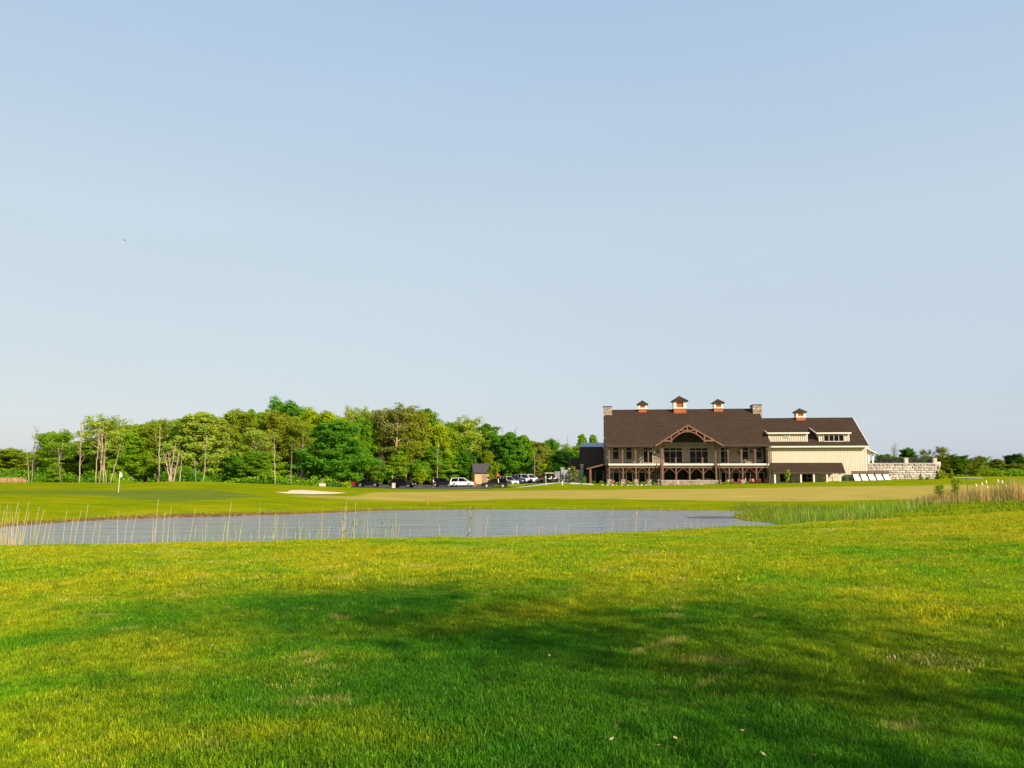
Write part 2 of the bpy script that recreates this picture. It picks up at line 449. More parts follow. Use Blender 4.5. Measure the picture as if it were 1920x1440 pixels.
# shingles
SHING, t, p = newmat('brown_shingles')
v = t.obj()
br = t.new('ShaderNodeTexBrick'); t.put(br.inputs['Vector'], t.scalev(v, (1, 1.4, 1))); br.inputs['Scale'].default_value = 1.0
br.inputs['Brick Width'].default_value = .9; br.inputs['Row Height'].default_value = .22; br.inputs['Mortar Size'].default_value = .018
br.inputs['Color1'].default_value = (.036, .023, .015, 1); br.inputs['Color2'].default_value = (.068, .043, .029, 1); br.inputs['Mortar'].default_value = (.020, .013, .009, 1)
c = t.mix(t.mapr(t.noise(t.scalev(v, (.6, 1.2, 1)), 1.6, 5, .7), .35, .65, 0, .6), br.outputs['Color'], (.050, .031, .020))
c = t.mix(t.mapr(t.noise(v, .25, 3, .5), .4, .7, 0, .3), c, (.034, .021, .014))
t.put(p.inputs['Base Color'], c); p.inputs['Roughness'].default_value = .95; p.inputs['Specular IOR Level'].default_value = .12
t.put(p.inputs['Normal'], t.bump(br.outputs['Fac'], .5, .02))
# field stone
def stone_mat(name, cols, scale, mortar=(.22, .19, .16)):
    m, t, p = newmat(name); v = t.scalev(t.obj(), (1, 1, 1.5))
    vo = t.new('ShaderNodeTexVoronoi'); t.put(vo.inputs['Vector'], v); vo.inputs['Scale'].default_value = scale
    ve = t.new('ShaderNodeTexVoronoi', feature='DISTANCE_TO_EDGE'); t.put(ve.inputs['Vector'], v); ve.inputs['Scale'].default_value = scale
    s = t.new('ShaderNodeSeparateColor'); t.l.new(vo.outputs['Color'], s.inputs[0])
    c = t.ramp(s.outputs[0], [(i/(len(cols)-1), k) for i, k in enumerate(cols)])
    c = t.mix(t.mapr(ve.outputs['Distance'], 0, .07, .8, 0), c, mortar)
    t.put(p.inputs['Base Color'], c); p.inputs['Roughness'].default_value = .9
    t.put(p.inputs['Normal'], t.bump(t.mapr(ve.outputs['Distance'], 0, .15, 0, 1), .8, .06))
    return m
STONE = stone_mat('field_stone', [(.12, .09, .075), (.36, .27, .20), (.20, .17, .15), (.50, .40, .30), (.27, .19, .14)], 2.3)
GREYST = stone_mat('grey_block_stone', [(.20, .20, .20), (.34, .34, .34), (.27, .26, .26), (.42, .41, .40)], 1.6, (.10, .10, .10))
LIME, t, p = newmat('limestone_block')
c = t.ramp(t.noise(t.obj(), 1.6, 6, .7), [(.3, (.32, .275, .23)), (.5, (.49, .44, .38)), (.7, (.64, .59, .52))])
t.put(c.node.inputs[0], t.math('ADD', t.math('MULTIPLY', t.noise(t.obj(), 1.6, 6, .7), .75), t.math('MULTIPLY', t.new('ShaderNodeObjectInfo').outputs['Random'], .25)))
t.put(p.inputs['Base Color'], c); p.inputs['Roughness'].default_value = .92
t.put(p.inputs['Normal'], t.bump(t.noise(t.obj(), 6, 5, .7), .6, .06))

# ------------------------------------------------------------------ ground sheet
def seg(a, b, st): return list(np.arange(a, b, st))
xs = np.array([-3500, -2200, -1400, -900, -600, -420, -300, -230, -190, -165] + seg(-150, -66, 3) + seg(-66, 66, .62) + seg(66, 160, 3) + [165, 190, 240, 320, 450, 650, 900, 1400, 2200, 3500], float)
ys = np.array([-400, -200, -120, -80, -60] + seg(-50, 0, 4) + seg(0, 36, .45) + seg(36, 47, .6) + seg(47, 76, .33) + seg(76, 112, .7) + seg(112, 200, 2) + [203, 215, 240, 280, 340, 430, 600, 900, 1400, 2200, 3500, 5000], float)
GX, GY = np.meshgrid(xs, ys); gx = GX.ravel(); gy = GY.ravel(); gz = height(gx, gy)
nx, ny = len(xs), len(ys)
ii = (np.arange(ny-1)[:, None]*nx + np.arange(nx-1)[None, :]).ravel()
GF = np.c_[ii, ii+1, ii+nx+1, ii+nx]
def pxpoly(pts): return np.array([hit(u, v) for u, v in pts])
fair = pxpoly([(560, 930), (700, 937), (830, 939), (900, 937.5), (980, 934.5), (1100, 935), (1200, 936), (1300, 938), (1400, 940.5), (1520, 940), (1640, 937), (1760, 935), (1990, 922), (1990, 914), (1800, 909), (1650, 911), (1500, 913), (1350, 916), (1200, 918), (1050, 919), (900, 921), (780, 922.5), (690, 924), (640, 930)])
green = pxpoly([(-80, 925), (100, 926.5), (180, 929), (250, 936), (330, 941), (420, 937), (500, 932), (440, 924), (400, 918.5), (330, 917.8), (222, 919.5), (100, 919.5), (-80, 919.0)])
zone = np.zeros((len(gx), 4))
wob = 1.2*vnoise(gx*.15, gy*.15, 21)+.4*vnoise(gx*.7, gy*.7, 22)
dfw = poly_sd(fair, gx, gy) + wob
zone[:, 0] = sstep(1.2, -1.2, dfw)
zone[:, 1] = sstep(.4, -.4, poly_sd(green, gx, gy))
dsh = poly_sd(SHORE, gx, gy) + .18*vnoise(gx*.8, gy*.8, 9)
dw = np.interp(gx, [-45, -20, 0, 25, 60], [2.1, 1.7, .75, .45, .2])
zone[:, 2] = sstep(1.0, .0, dsh/(dw*(1+.6*vnoise(gx*1.3, gy*1.3, 4))))*(dsh > -3)*(gy > 40) + (dsh < -.05)*(gy <= 40)
zone[:, 2] = np.clip(zone[:, 2], 0, 1)
zone[:, 3] = 1-sstep(36, 60, gy)*.75
me = np_mesh('ground', np.c_[gx, gy, gz], GF, GROUND, {'zone': zone}, smooth=True)
ground = tag(link(bpy.data.objects.new('ground', me)), 'rolling green golf course turf with a tan fairway', 'ground', kind='structure')
# pond
mb = MB(); x0, y0 = SHORE.min(0)-2; x1, y1 = SHORE.max(0)+1
mb.add([(x0, y0, WATER), (x1, y0, WATER), (x1, y1, WATER), (x0, y1, WATER)], [(0, 1, 2, 3)])
tag(mb.build('pond_water', WM), 'rippled grey blue pond between the lawn and the fairway', 'water', kind='structure')

def sheet(name, near, far, m, lift=.03, n=40, k=6, dome=None):
    """a strip lying on the ground between two world polylines"""
    near = np.array(near); far = np.array(far)
    def rs(pl):
        d = np.r_[0, np.cumsum(np.hypot(*np.diff(pl, axis=0).T))]; s = np.linspace(0, d[-1], n)
        return np.c_[np.interp(s, d, pl[:, 0]), np.interp(s, d, pl[:, 1])]
    A, B = rs(near), rs(far); V = []
    for j in range(k+1):
        f = j/k; Q = A*(1-f)+B*f; z = height(Q[:, 0], Q[:, 1])+lift
        V.append(np.c_[Q, z])
    V = np.concatenate(V); i = (np.arange(k)[:, None]*n+np.arange(n-1)[None, :]).ravel()
    return link(bpy.data.objects.new(name, np_mesh(name, V, np.c_[i, i+1, i+n+1, i+n], m, smooth=True)))

mbx, mby = onwater(1340, 970.5)
mb = MB(); r_ = random.Random(3)
ring = [(2.6*math.cos(k*math.pi/12)*(1+r_.uniform(-.2, .2)), 1.7*math.sin(k*math.pi/12)*(1+r_.uniform(-.2, .2))) for k in range(24)]
mb.v = [(0, 0, .06)]+[(a*.6, b*.6, .045) for a, b in ring]+[(a, b, -.05) for a, b in ring]
mb.f = [(0, 1+k, 1+(k+1) % 24) for k in range(24)]+[(1+k, 25+k, 25+(k+1) % 24, 1+(k+1) % 24) for k in range(24)]
o = mb.build('mud_bar', M('wet_mud', (.07, .055, .04), .5, var=.4, scale=2, bump=.4), None, True); o.location = (mbx, mby, WATER)
tag(o, 'dark wet mud bar just breaking the water at the right end of the pond', 'mud', kind='structure')
# bunker
bk_n = [hit(u, v) for u, v in [(517, 924.2), (535, 926.2), (560, 927.2), (590, 927.6), (620, 927.2), (648, 925.6)]]
bk_f = [hit(u, v) for u, v in [(517, 923.8), (538, 923.6), (546, 920.2), (565, 919.4), (590, 921.0), (620, 923.0), (648, 925.0)]]
tag(sheet('sand_bunker', bk_n, bk_f, SAND, .05, 50, 8), 'pale pink sand bunker cut in the grass before the parked cars', 'bunker', kind='structure')
# parking lot and road, path
tag(sheet('parking_lot', [(-60, 143), (-40, 139), (-20, 137), (-6, 136.5), (-1.5, 137.5)], [(-60, 161), (-40, 163), (-20, 168), (-6, 170), (14, 172)], ASPH, .04, 60, 14), 'dark asphalt parking lot in front of the wood', 'parking lot', kind='structure')
tag(sheet('footpath', [(-.4, 137), (3, 143), (7, 148.5), (13, 151)], [(1.6, 136.6), (5.2, 143), (8.5, 147), (13.5, 149.2)], CONC, .06, 30, 4), 'pale concrete footpath leading up to the clubhouse', 'path', kind='structure')
tag(sheet('kerb_path', [(-60, 161.2), (-40, 163.2), (-20, 168.2)], [(-60, 162.6), (-40, 164.6), (-20, 169.6)], CONC, .10, 30, 2), 'pale concrete kerb strip along the wood', 'path', kind='structure')

# ------------------------------------------------------------------ vegetation meshes
def leaf_quads(C, N, size, r, tone=None):
    """diamond leaves at centres C facing N"""
    n = len(C); N = N/(np.linalg.norm(N, axis=1, keepdims=True)+1e-9)
    a = np.cross(N, r.normal(size=(n, 3))); a /= np.linalg.norm(a, axis=1, keepdims=True)+1e-9
    b = np.cross(N, a); s = (size*(.6+.8*r.random(n)))[:, None]
    V = np.stack([C-a*s*.5, C-b*s*.32, C+a*s*.55, C+b*s*.32], 1).reshape(-1, 3)
    F = np.arange(n*4).reshape(-1, 4)
    return V, F
class Tree:
    def __init__(s, seed): s.r = np.random.default_rng(seed); s.seed = seed; s.mb = MB(); s.C = []; s.Cr = []; s.T = []
    def limb(s, p, d, L, rad, depth, droop=0.0, nseg=4, kids=3, leafy=True, crad=1.0, lift=.25):
        r = s.r; pts = [np.array(p, float)]; d = np.array(d, float); d /= np.linalg.norm(d)
        for i in range(nseg):
            d = d + r.normal(size=3)*.13 + np.array([0, 0, lift*.3-droop*.3]); d /= np.linalg.norm(d)
            pts.append(pts[-1]+d*L/nseg)
        rr = [rad*(1-.8*i/nseg)+.012 for i in range(nseg+1)]
        s.mb.tube(pts, rr, 5 if rad > .08 else 3, cap=False)
        if leafy and depth <= 1:
            for i in range(1 if depth == 0 else 2, nseg+1):
                if i >= nseg-1 or r.random() < .6: s.C.append(pts[i]); s.Cr.append(crad*(.65+.6*r.random()))
        if depth > 0:
            for k in range(kids):
                i = r.integers(1, nseg+1); q = pts[i]
                nd = d + r.normal(size=3)*.75; nd[2] += .1
                s.limb(q, nd, L*(.45+.25*r.random()), rr[i]*.6+.01, depth-1, droop, 3, max(2, kids-1), leafy, crad, lift)
    def crown_mesh(s, name, per, size, flat=.7, tight=1.0, zmin=None):
        r = s.r; C = np.array(s.C); cr = np.array(s.Cr); n = len(C)
        idx = np.repeat(np.arange(n), per); m = len(idx)
        d = r.normal(size=(m, 3)); d /= np.linalg.norm(d, axis=1, keepdims=True)
        d[:, 2] = np.where((d[:, 2] < -.2) & (r.random(m) < .6), -d[:, 2], d[:, 2])
        rad = (r.random(m)**.45)
        off = d*rad[:, None]*cr[idx][:, None]*tight; off[:, 2] *= flat
        P = C[idx]+off
        N = d+r.normal(size=(m, 3))*.55; N[:, 2] += .45
        ctone = .84+.33*r.random(n); chue = r.normal(size=n)*.055
        tone = ctone[idx]*(.82+.36*r.random(m)); hue = chue[idx]+r.normal(size=m)*.06
        V, F = leaf_quads(P, N, size, r)
        col = np.c_[tone*(1+hue*1.2), tone, tone*(1-hue*.5), np.ones(m)]
        return np_mesh(name, V, F, LEAF, {'tone': np.repeat(np.clip(col, 0, 3), 4, 0)})
PROTO = {}
def proto(key, H, W, trunk_me, crown_me): PROTO[key] = (H, W, trunk_me, crown_me)
def prof_round(f): return math.sqrt(max(0, 1-((f-.55)/.52)**2))
def prof_tall(f): return min(1, (f+.15)*2.2)*math.sqrt(max(0, 1-f**2.5))
def prof_layer(f): return (1-f)**.55*min(1, .55+f*2.2)
def make_leafy(key, seed, H=16., W=9., bare=.22, prof=prof_round, n=34, per=80, size=.42, crad=1.25, flat=.7, trunks=1, kids=3, rad=.24, up=.45):
    T = Tree(seed); r = T.r
    for k in range(trunks):
        a = r.random()*6.28; ox, oy = (0, 0) if trunks == 1 else (math.cos(a)*.5, math.sin(a)*.5)
        lean = np.array([ox*.35, oy*.35, 0])+np.r_[r.normal(size=2)*.035, 0]
        pts = [np.array([ox, oy, -.4])]
        for i in range(1, 9):
            f = i/8; pts.append(np.array([ox, oy, 0])+lean*f*H*.45+np.array([r.normal()*.10, r.normal()*.10, H*.93*f]))
        rr = [rad*(1.25 if i == 0 else 1)*(1-.88*i/8)+.02 for i in range(9)]
        T.mb.tube(pts, rr, 7)
        for j in range(n//trunks):
            f = bare+(1-bare)*((j+.5)/(n//trunks)); zf = (f-bare)/(1-bare)
            q = f*8*.98; i0 = min(7, int(q)); p = pts[i0]*(1-(q-i0))+pts[i0+1]*(q-i0)
            az = j*2.4+r.random()*.8; L = W/2*prof(zf)*(.75+.35*r.random())
            if L < .5: L = .5
            u_ = up*(.4+zf*1.3)
            T.limb(p, (math.cos(az), math.sin(az), u_), L, rad*.42*(1-zf*.6), 1, 0, 4, kids, True, crad*(.55+.45*prof(zf)))
        T.C.append(pts[-1]); T.Cr.append(crad*.7)
    tm = T.mb.mesh(key+'_trunk', BARK, True); cm = T.crown_mesh(key+'_crown', per, size, flat)
    V = np.array([v.co for v in cm.vertices]) if False else None
    co = np.empty(len(cm.vertices)*3, np.float32); cm.vertices.foreach_get('co', co); co = co.reshape(-1, 3)
    proto(key, float(np.percentile(co[:, 2], 99.7)), float(np.percentile(co[:, 0], 99)-np.percentile(co[:, 0], 1)), tm, cm)
make_leafy('round_a', 1, n=36, per=120, size=.37); make_leafy('round_b', 2, n=40, W=11, per=112, size=.37, crad=1.35)
make_leafy('round_c', 3, n=34, W=10, H=15, per=120, size=.37, up=.6)
make_leafy('layer_a', 4, W=10, prof=prof_layer, bare=.10, n=50, per=104, flat=.6, size=.36, up=.2, crad=1.3)
make_leafy('layer_b', 5, W=8.5, prof=prof_layer, bare=.06, n=46, per=104, flat=.62, size=.36, up=.28, crad=1.15)
make_leafy('tall_a', 6, W=6, H=17, prof=prof_tall, bare=.06, n=42, per=96, size=.36, crad=1.1, up=.8)
make_leafy('tall_b', 7, W=7, H=17, prof=prof_tall, bare=.16, n=40, per=90, size=.36, crad=1.15, up=.9)
make_leafy('sparse_a', 8, W=9, H=17, bare=.42, n=28, per=30, size=.38, crad=1.2, up=.9, trunks=2, rad=.28)
make_leafy('sparse_b', 9, W=8, H=17, bare=.38, n=26, per=26, size=.38, crad=1.2, up=.8, trunks=1, rad=.3)
make_leafy('sparse_c', 10, W=7, H=16, bare=.3, n=32, per=20, size=.34, crad=1.1, up=1.0, trunks=3, rad=.2)
make_leafy('shade_a', 31, W=9, H=13, bare=.3, n=34, per=4, size=.32, crad=2.1, up=.5)
make_leafy('young_a', 12, W=3.2, H=5, bare=.2, n=18, per=45, size=.22, crad=.5, rad=.06)
make_leafy('young_b', 13, W=2.4, H=5.5, prof=prof_tall, bare=.12, n=18, per=40, size=.22, crad=.45, rad=.05)
def make_bare(key, seed, H=15, W=6, n=14, rad=.2, trunks=1, spread=.9, kids=3):
    T = Tree(seed); r = T.r
    for k in range(trunks):
        lean = r.normal(size=2)*(.05 if trunks == 1 else .22)
        pts = [np.array([k*.35-.35*(trunks-1)/2, r.normal()*.2, -.4])]
        for i in range(1, 9): pts.append(np.array([pts[0][0]+lean[0]*i/8*H*.5+r.normal()*.07, lean[1]*i/8*H*.5+r.normal()*.07, H*i/8*(1 if k == 0 else .8)]))
        T.mb.tube(pts, [rad*(1-.85*i/8)+.02 for i in range(9)], 6)
        for j in range(n):
            f = .3+.68*(j+.5)/n; i = int(f*8); az = j*2.4+r.random()
            T.limb(pts[i], (math.cos(az), math.sin(az), spread+r.random()*.6), W/2*(.9-.4*f), rad*.3, 1, 0, 4, kids, False)
    tm = T.mb.mesh(key+'_trunk', BARK, True); proto(key, H, W, tm, None)
make_bare('bare_a', 21); make_bare('bare_b', 22, W=5, n=12, rad=.16); make_bare('bare_dome', 23, H=10, W=8, n=26, kids=5, spread=.7, rad=.2)
make_bare('dead_multi', 24, H=10, W=5, n=6, trunks=4, rad=.22, spread=.5)
make_bare('slim_bare', 25, H=13, W=2.4, n=9, rad=.15)
def make_bush(key, seed, W, H, nc, per, size, shape='ball', crad=.5):
    T = Tree(seed); r = T.r
    for i in range(nc):
        d = r.normal(size=3); d /= np.linalg.norm(d); k = r.random()**.3*.82
        if shape == 'cone':
            z = r.random()**1.3; a = r.random()*6.28; q = (1-z)*.42*W*r.random()**.4
            T.C.append([q*math.cos(a), q*math.sin(a), .06*H+z*H*.9]); T.Cr.append(crad*(.5+.6*(1-z)))
        elif shape == 'column':
            z = r.random(); a = r.random()*6.28; q = W*.36*min(1, 3*(1-z))*r.random()**.4
            T.C.append([q*math.cos(a), q*math.sin(a), .06*H+z*H*.88]); T.Cr.append(crad*.8)
        else:
            T.C.append([d[0]*k*W/2*.85, d[1]*k*W/2*.85, H*.5+d[2]*k*H*.44]); T.Cr.append(crad*(.6+.5*r.random()))
    for i in range(4):
        a = i*1.6; T.mb.tube([(0, 0, -.2), (math.cos(a)*W*.06, math.sin(a)*W*.06, H*.4), (math.cos(a)*W*.2, math.sin(a)*W*.2, H*.75)], [.05*H**.5, .035*H**.5, .01], 5)
    tm = T.mb.mesh(key+'_stem', BARK, True); cm = T.crown_mesh(key+'_foliage', per, size, .9); proto(key, H, W, tm, cm)
make_bush('ball', 41, 5, 5.5, 90, 60, .26, crad=.7); make_bush('shrub_a', 42, 3.4, 2.6, 34, 50, .22, crad=.55)
make_bush('shrub_b', 43, 4.5, 3, 44, 50, .26, crad=.6); make_bush('cone', 44, 2, 4, 60, 55, .16, 'cone', .34); make_bush('column', 45, 1.2, 3, 40, 50, .12, 'column', .24)
make_bush('smallshrub', 46, 1.2, .9, 22, 40, .09, crad=.26)

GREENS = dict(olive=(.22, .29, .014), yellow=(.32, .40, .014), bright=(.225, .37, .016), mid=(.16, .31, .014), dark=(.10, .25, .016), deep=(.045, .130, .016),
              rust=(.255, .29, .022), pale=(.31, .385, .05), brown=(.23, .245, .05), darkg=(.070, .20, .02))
PALEB = (.42, .33, .24, 1); GREYB = (.22, .19, .16, 1); BROWNB = (.17, .12, .085, 1)
def plant(name, cat, key, loc, w, h, colour, label, group=None, bark=GREYB, rz=None, tilt=(0, 0)):
    H, W, tm, cm = PROTO[key]
    root = empty(name, loc, R.random()*6.28 if rz is None else rz)
    root.rotation_euler = (tilt[0], tilt[1], root.rotation_euler[2])
    sc = (w/W, w/W, h/H)
    tag(root, label, cat, group)
    o = link(bpy.data.objects.new('trunk' if cat == 'tree' else 'stem', tm), root); o.scale = sc; o.color = bark
    if cm is not None:
        o = link(bpy.data.objects.new('crown' if cat == 'tree' else 'foliage', cm), root); o.scale = sc
        c = GREENS[colour] if isinstance(colour, str) else colour; k = (.92+.16*R.random())*(.6 if loc[1] > 190 and loc[0] > 60 else 1)
        o.color = (c[0]*k, c[1]*k, c[2]*k, 1)
    return root
def T(u, vtop, wpx, Y, key, colour, label, name='broadleaf_tree', bark=GREYB, group='trees of the wood behind the golf course', tilt=(0, 0), rz=None):
    x = xat(u, Y); z = hz(x, Y); top = at(u, vtop, Y)[2]
    return plant(name, 'tree', key, (x, Y, z-.05), wpx/FPX*Y*1.08, (top-z)*1.01, colour, label, group, bark, rz, tilt)

# ------------------------------------------------------------------ the wood, left to right
LEFT = [
 (14, 842, 60, 150, 'round_a', 'olive', 'low olive tree at the left edge of the photo, above the strip of dry brush'),
 (-30, 846, 70, 150, 'layer_b', 'mid', 'low green tree half cut off by the left edge'),
 (48, 852, 44, 152, 'round_c', 'pale', 'pale sparse low tree right of the olive one at the left edge'),
 (104, 808, 62, 128, 'sparse_a', 'bright', 'lone leafy tree with an airy green crown between the two bare trees on the left'),
 (100, 812, 44, 134, 'round_c', 'mid', 'dense green crown inside the airy tree between the two bare trees on the left'),
 (134, 846, 58, 134, 'round_b', 'olive', 'low olive tree just left of the tall single bare trunk'),
 (82, 850, 50, 140, 'round_a', 'olive', 'low olive tree under the airy leafy tree on the left'),
 (170, 824, 50, 140, 'layer_b', 'bright', 'green tree just right of the tall single bare trunk'),
 (202, 782, 74, 128, 'sparse_a', 'pale', 'tall thin leaved tree whose cluster of pale trunks stands left of the flagstick'),
 (196, 822, 62, 134, 'layer_a', 'bright', 'bright green layered tree filling in behind the cluster of pale trunks'),
 (240, 812, 74, 130, 'layer_a', 'bright', 'layered bright green tree right behind the white flag'),
 (272, 792, 78, 137, 'round_b', 'yellow', 'yellow green tree above and right of the white flag'),
 (300, 788, 48, 132, 'sparse_c', 'olive', 'thin brownish green tree left of the broken dead trees'),
 (372, 775, 104, 128, 'layer_a', 'pale', 'broad layered pale green tree, largest on the left, behind the crest of the mound'),
 (335, 800, 62, 133, 'layer_b', 'mid', 'layered green tree behind the broken dead trunks'),
 (412, 790, 44, 134, 'sparse_c', 'rust', 'thin rusty tree right of the broad layered tree'),
 (448, 772, 74, 142, 'round_a', 'olive', 'tall olive green tree, first right of the broad layered one'),
 (486, 772, 60, 146, 'round_c', 'bright', 'bright green crown beside the dark tall crown of the wood'),
 (538, 753, 88, 156, 'round_b', 'dark', 'tallest dark green tree rising above the whole wood'),
 (440, 850, 44, 127, 'layer_b', 'dark', 'small dark green tree low down right of the broad layered one'),
 (474, 846, 58, 124, 'layer_a', 'mid', 'mid green low tree on a short pale trunk at the lawn edge'),
 (506, 850, 54, 125, 'layer_b', 'bright', 'low bright green tree right of the one on the short pale trunk'),
 (480, 804, 58, 131, 'sparse_b', 'pale', 'pale leaved tree with a forked pale trunk above the low lawn edge trees'),
 (522, 776, 60, 141, 'round_a', 'rust', 'orange tinged tree in front of the tallest dark tree'),
 (560, 788, 52, 137, 'sparse_c', 'olive', 'thin olive tree with a long straight trunk left of the bunker'),
 (604, 772, 88, 143, 'round_b', 'yellow', 'wide yellow olive tree crown above the sand bunker'),
 (566, 782, 60, 147, 'round_c', 'olive', 'olive tree crown left of the wide yellow olive one'),
 (628, 790, 104, 129, 'layer_a', 'dark', 'big dark green tree with grey limbs reaching to the ground right behind the bunker'),
 (676, 800, 60, 133, 'round_a', 'mid', 'green tree right of the big dark tree behind the bunker'),
 (655, 764, 40, 152, 'sparse_c', 'pale', 'wispy tree top poking above the yellow olive crown'),
 (682, 766, 36, 156, 'sparse_b', 'pale', 'second wispy tree top, left of the tall forked white tree'),
 (690, 786, 64, 152, 'round_b', 'mid', 'broad green tree left of the tall forked white tree'),
 (736, 762, 68, 152, 'sparse_a', 'brown', 'tall tree with a forked whitish trunk and a thin brown green crown'),
 (736, 774, 54, 160, 'round_c', 'olive', 'olive crown seen through the tall forked white tree'),
 (778, 770, 62, 160, 'round_a', 'rust', 'red brown tinged tall tree right of the forked white tree'),
 (800, 769, 42, 170, 'tall_b', 'dark', 'dark green tall tree top right of the red brown tinged one'),
 (768, 800, 60, 152, 'sparse_c', 'olive', 'thin tree showing many upright grey stems above the second black vehicle'),
 (742, 836, 44, 150, 'tall_a', 'bright', 'narrow bright green tree above the second black vehicle'),
 (818, 790, 50, 163, 'round_c', 'yellow', 'yellow green tree above the black vehicle with its tailgate open'),
 (846, 797, 48, 168, 'tall_b', 'bright', 'bright green tree above the white vehicle'),
 (880, 784, 60, 172, 'sparse_a', 'pale', 'pale thin leaved tree top right of the white vehicle'),
 (876, 800, 54, 176, 'round_b', 'mid', 'green crown behind the pale thin leaved tree top'),
 (910, 797, 44, 178, 'tall_b', 'dark', 'dark green tree top left of the shed'),
 (812, 838, 44, 158, 'tall_a', 'mid', 'green tree behind the black vehicle with its tailgate open'),
 (842, 850, 50, 162, 'layer_b', 'bright', 'leafy green tree reaching down behind the white vehicle'),
 (870, 846, 44, 164, 'layer_a', 'dark', 'dark leafy tree just left of the shed'),
 (898, 828, 44, 175, 'layer_b', 'bright', 'bright green tree directly behind the shed roof'),
 (926, 814, 44, 173, 'layer_a', 'dark', 'dark layered tree right above the red parasol'),
 (957, 812, 56, 168, 'layer_a', 'dark', 'big dark layered tree above the row of parked cars'),
 (982, 818, 44, 170, 'layer_b', 'mid', 'layered green tree right of the big dark layered one'),
 (914, 846, 28, 160, 'tall_a', 'olive', 'slim olive tree growing at the right end of the shed'),
 (940, 858, 40, 172, 'round_a', 'mid', 'rounded green tree behind the gable of the shed'),
 (1005, 838, 34, 180, 'sparse_c', 'brown', 'thin brown tree in the dip between the two woods'),
 (1013, 832, 36, 184, 'sparse_b', 'rust', 'rusty brown tree left of the small dark crown beside the clubhouse'),
 (1032, 826, 36, 190, 'round_a', 'dark', 'small dark rounded tree crown left of the clubhouse'),
 (1056, 846, 52, 182, 'layer_a', 'deep', 'very dark layered tree left of the black wing of the clubhouse'),
 (1078, 834, 42, 192, 'sparse_a', 'olive', 'thin olive tree between the very dark tree and the clubhouse'),
 (1089, 815, 22, 200, 'tall_a', 'mid', 'slim tall green tree rising left of the grey metal roof'),
 (1113, 817, 20, 200, 'tall_b', 'mid', 'slim tree tip showing above the grey metal roof of the clubhouse'),
 (1085, 838, 30, 196, 'round_c', 'bright', 'bright green crown touching the left end of the grey metal roof'),
]
for u, vt, w, Y, k, c, lab in LEFT:
    if 640 < u < 1000: Y = max(169, 171+(Y-155)*.5)
    T(u, vt, w, Y, k, c, lab, bark=PALEB if k.startswith('sparse') else GREYB)
# bare and pale trunks
for u, vt, w, Y, k, lab, bk, tilt in [
    (60, 798, 30, 120, 'bare_a', 'tall bare grey tree with two leaders, leftmost bare tree', GREYB, (0, 0)),
    (150, 784, 30, 118, 'bare_b', 'tall single bare tree trunk standing alone at the lawn edge on the left', PALEB, (0, 0)),
    (56, 846, 10, 116, 'slim_bare', 'slender bare pole tree leaning to the left below the leftmost bare tree', PALEB, (0, -.2)),
    (113, 840, 18, 117, 'slim_bare', 'bare forked tree stem below the airy leafy tree', GREYB, (0, .1)),
    (180, 800, 14, 117, 'slim_bare', 'pale bare trunk, leftmost of the cluster left of the flagstick', PALEB, (0, .02)),
    (188, 790, 14, 118, 'slim_bare', 'pale bare trunk, second of the cluster left of the flagstick', PALEB, (0, .05)),
    (200, 800, 12, 118, 'slim_bare', 'pale bare trunk, fourth of the cluster left of the flagstick', PALEB, (0, .14)),
    (194, 812, 12, 117, 'slim_bare', 'pale bare trunk, middle one of the cluster left of the flagstick', PALEB, (0, .03)),
    (208, 826, 12, 117, 'slim_bare', 'pale bare trunk leaning right, last of the cluster left of the flagstick', PALEB, (0, .22)),
    (298, 796, 20, 118, 'slim_bare', 'pale straight bare trunk just left of the broken dead trees', PALEB, (0, .03)),
    (322, 832, 30, 116, 'dead_multi', 'broken dead whitish tree with several bare stems on the crest of the mound', PALEB, (0, -.03)),
    (338, 852, 16, 117, 'slim_bare', 'short pale dead trunk right of the broken whitish tree', PALEB, (0, .04)),
    (368, 858, 18, 117, 'bare_b', 'short bare forked tree before the broad layered tree', PALEB, (0, .12)),
    (382, 816, 14, 116, 'slim_bare', 'slender pale trunk in front of the broad layered tree', PALEB, (0, .08)),
    (516, 818, 14, 117, 'slim_bare', 'slender pale trunk right of the low lawn edge trees', PALEB, (0, .04)),
    (546, 830, 14, 118, 'slim_bare', 'thin grey trunk left of the bunker', GREYB, (0, 0)),
    (425, 815, 24, 130, 'bare_a', 'bare brown tree between the broad layered tree and the olive one', BROWNB, (0, 0)),
    (820, 830, 22, 158, 'bare_b', 'bare pale trunk above the black vehicle with its tailgate open', PALEB, (0, 0)),
    (714, 838, 30, 152, 'bare_dome', 'low brown leafless tree above the rounded green tree', BROWNB, (0, 0)),
    (940, 800, 20, 182, 'bare_b', 'bare tree tip left of the dark layered trees', GREYB, (0, 0)),
    (968, 800, 20, 182, 'bare_a', 'bare tree tip above the big dark layered tree', GREYB, (0, 0)),
    (1048, 820, 18, 196, 'bare_b', 'bare tree tip above the very dark tree', GREYB, (0, 0)),
    (1066, 817, 16, 198, 'bare_a', 'bare tree tip left of the slim tall green tree', GREYB, (0, 0)),
    (1003, 850, 10, 165, 'slim_bare', 'thin pole like trunk above the row of parked cars', PALEB, (0, 0)),
    ]:
    if 640 < u < 1000: Y = max(Y, 168)
    T(u, vt, w, Y, k, None, lab, 'bare_tree', bk, 'bare trees along the wood', tilt)
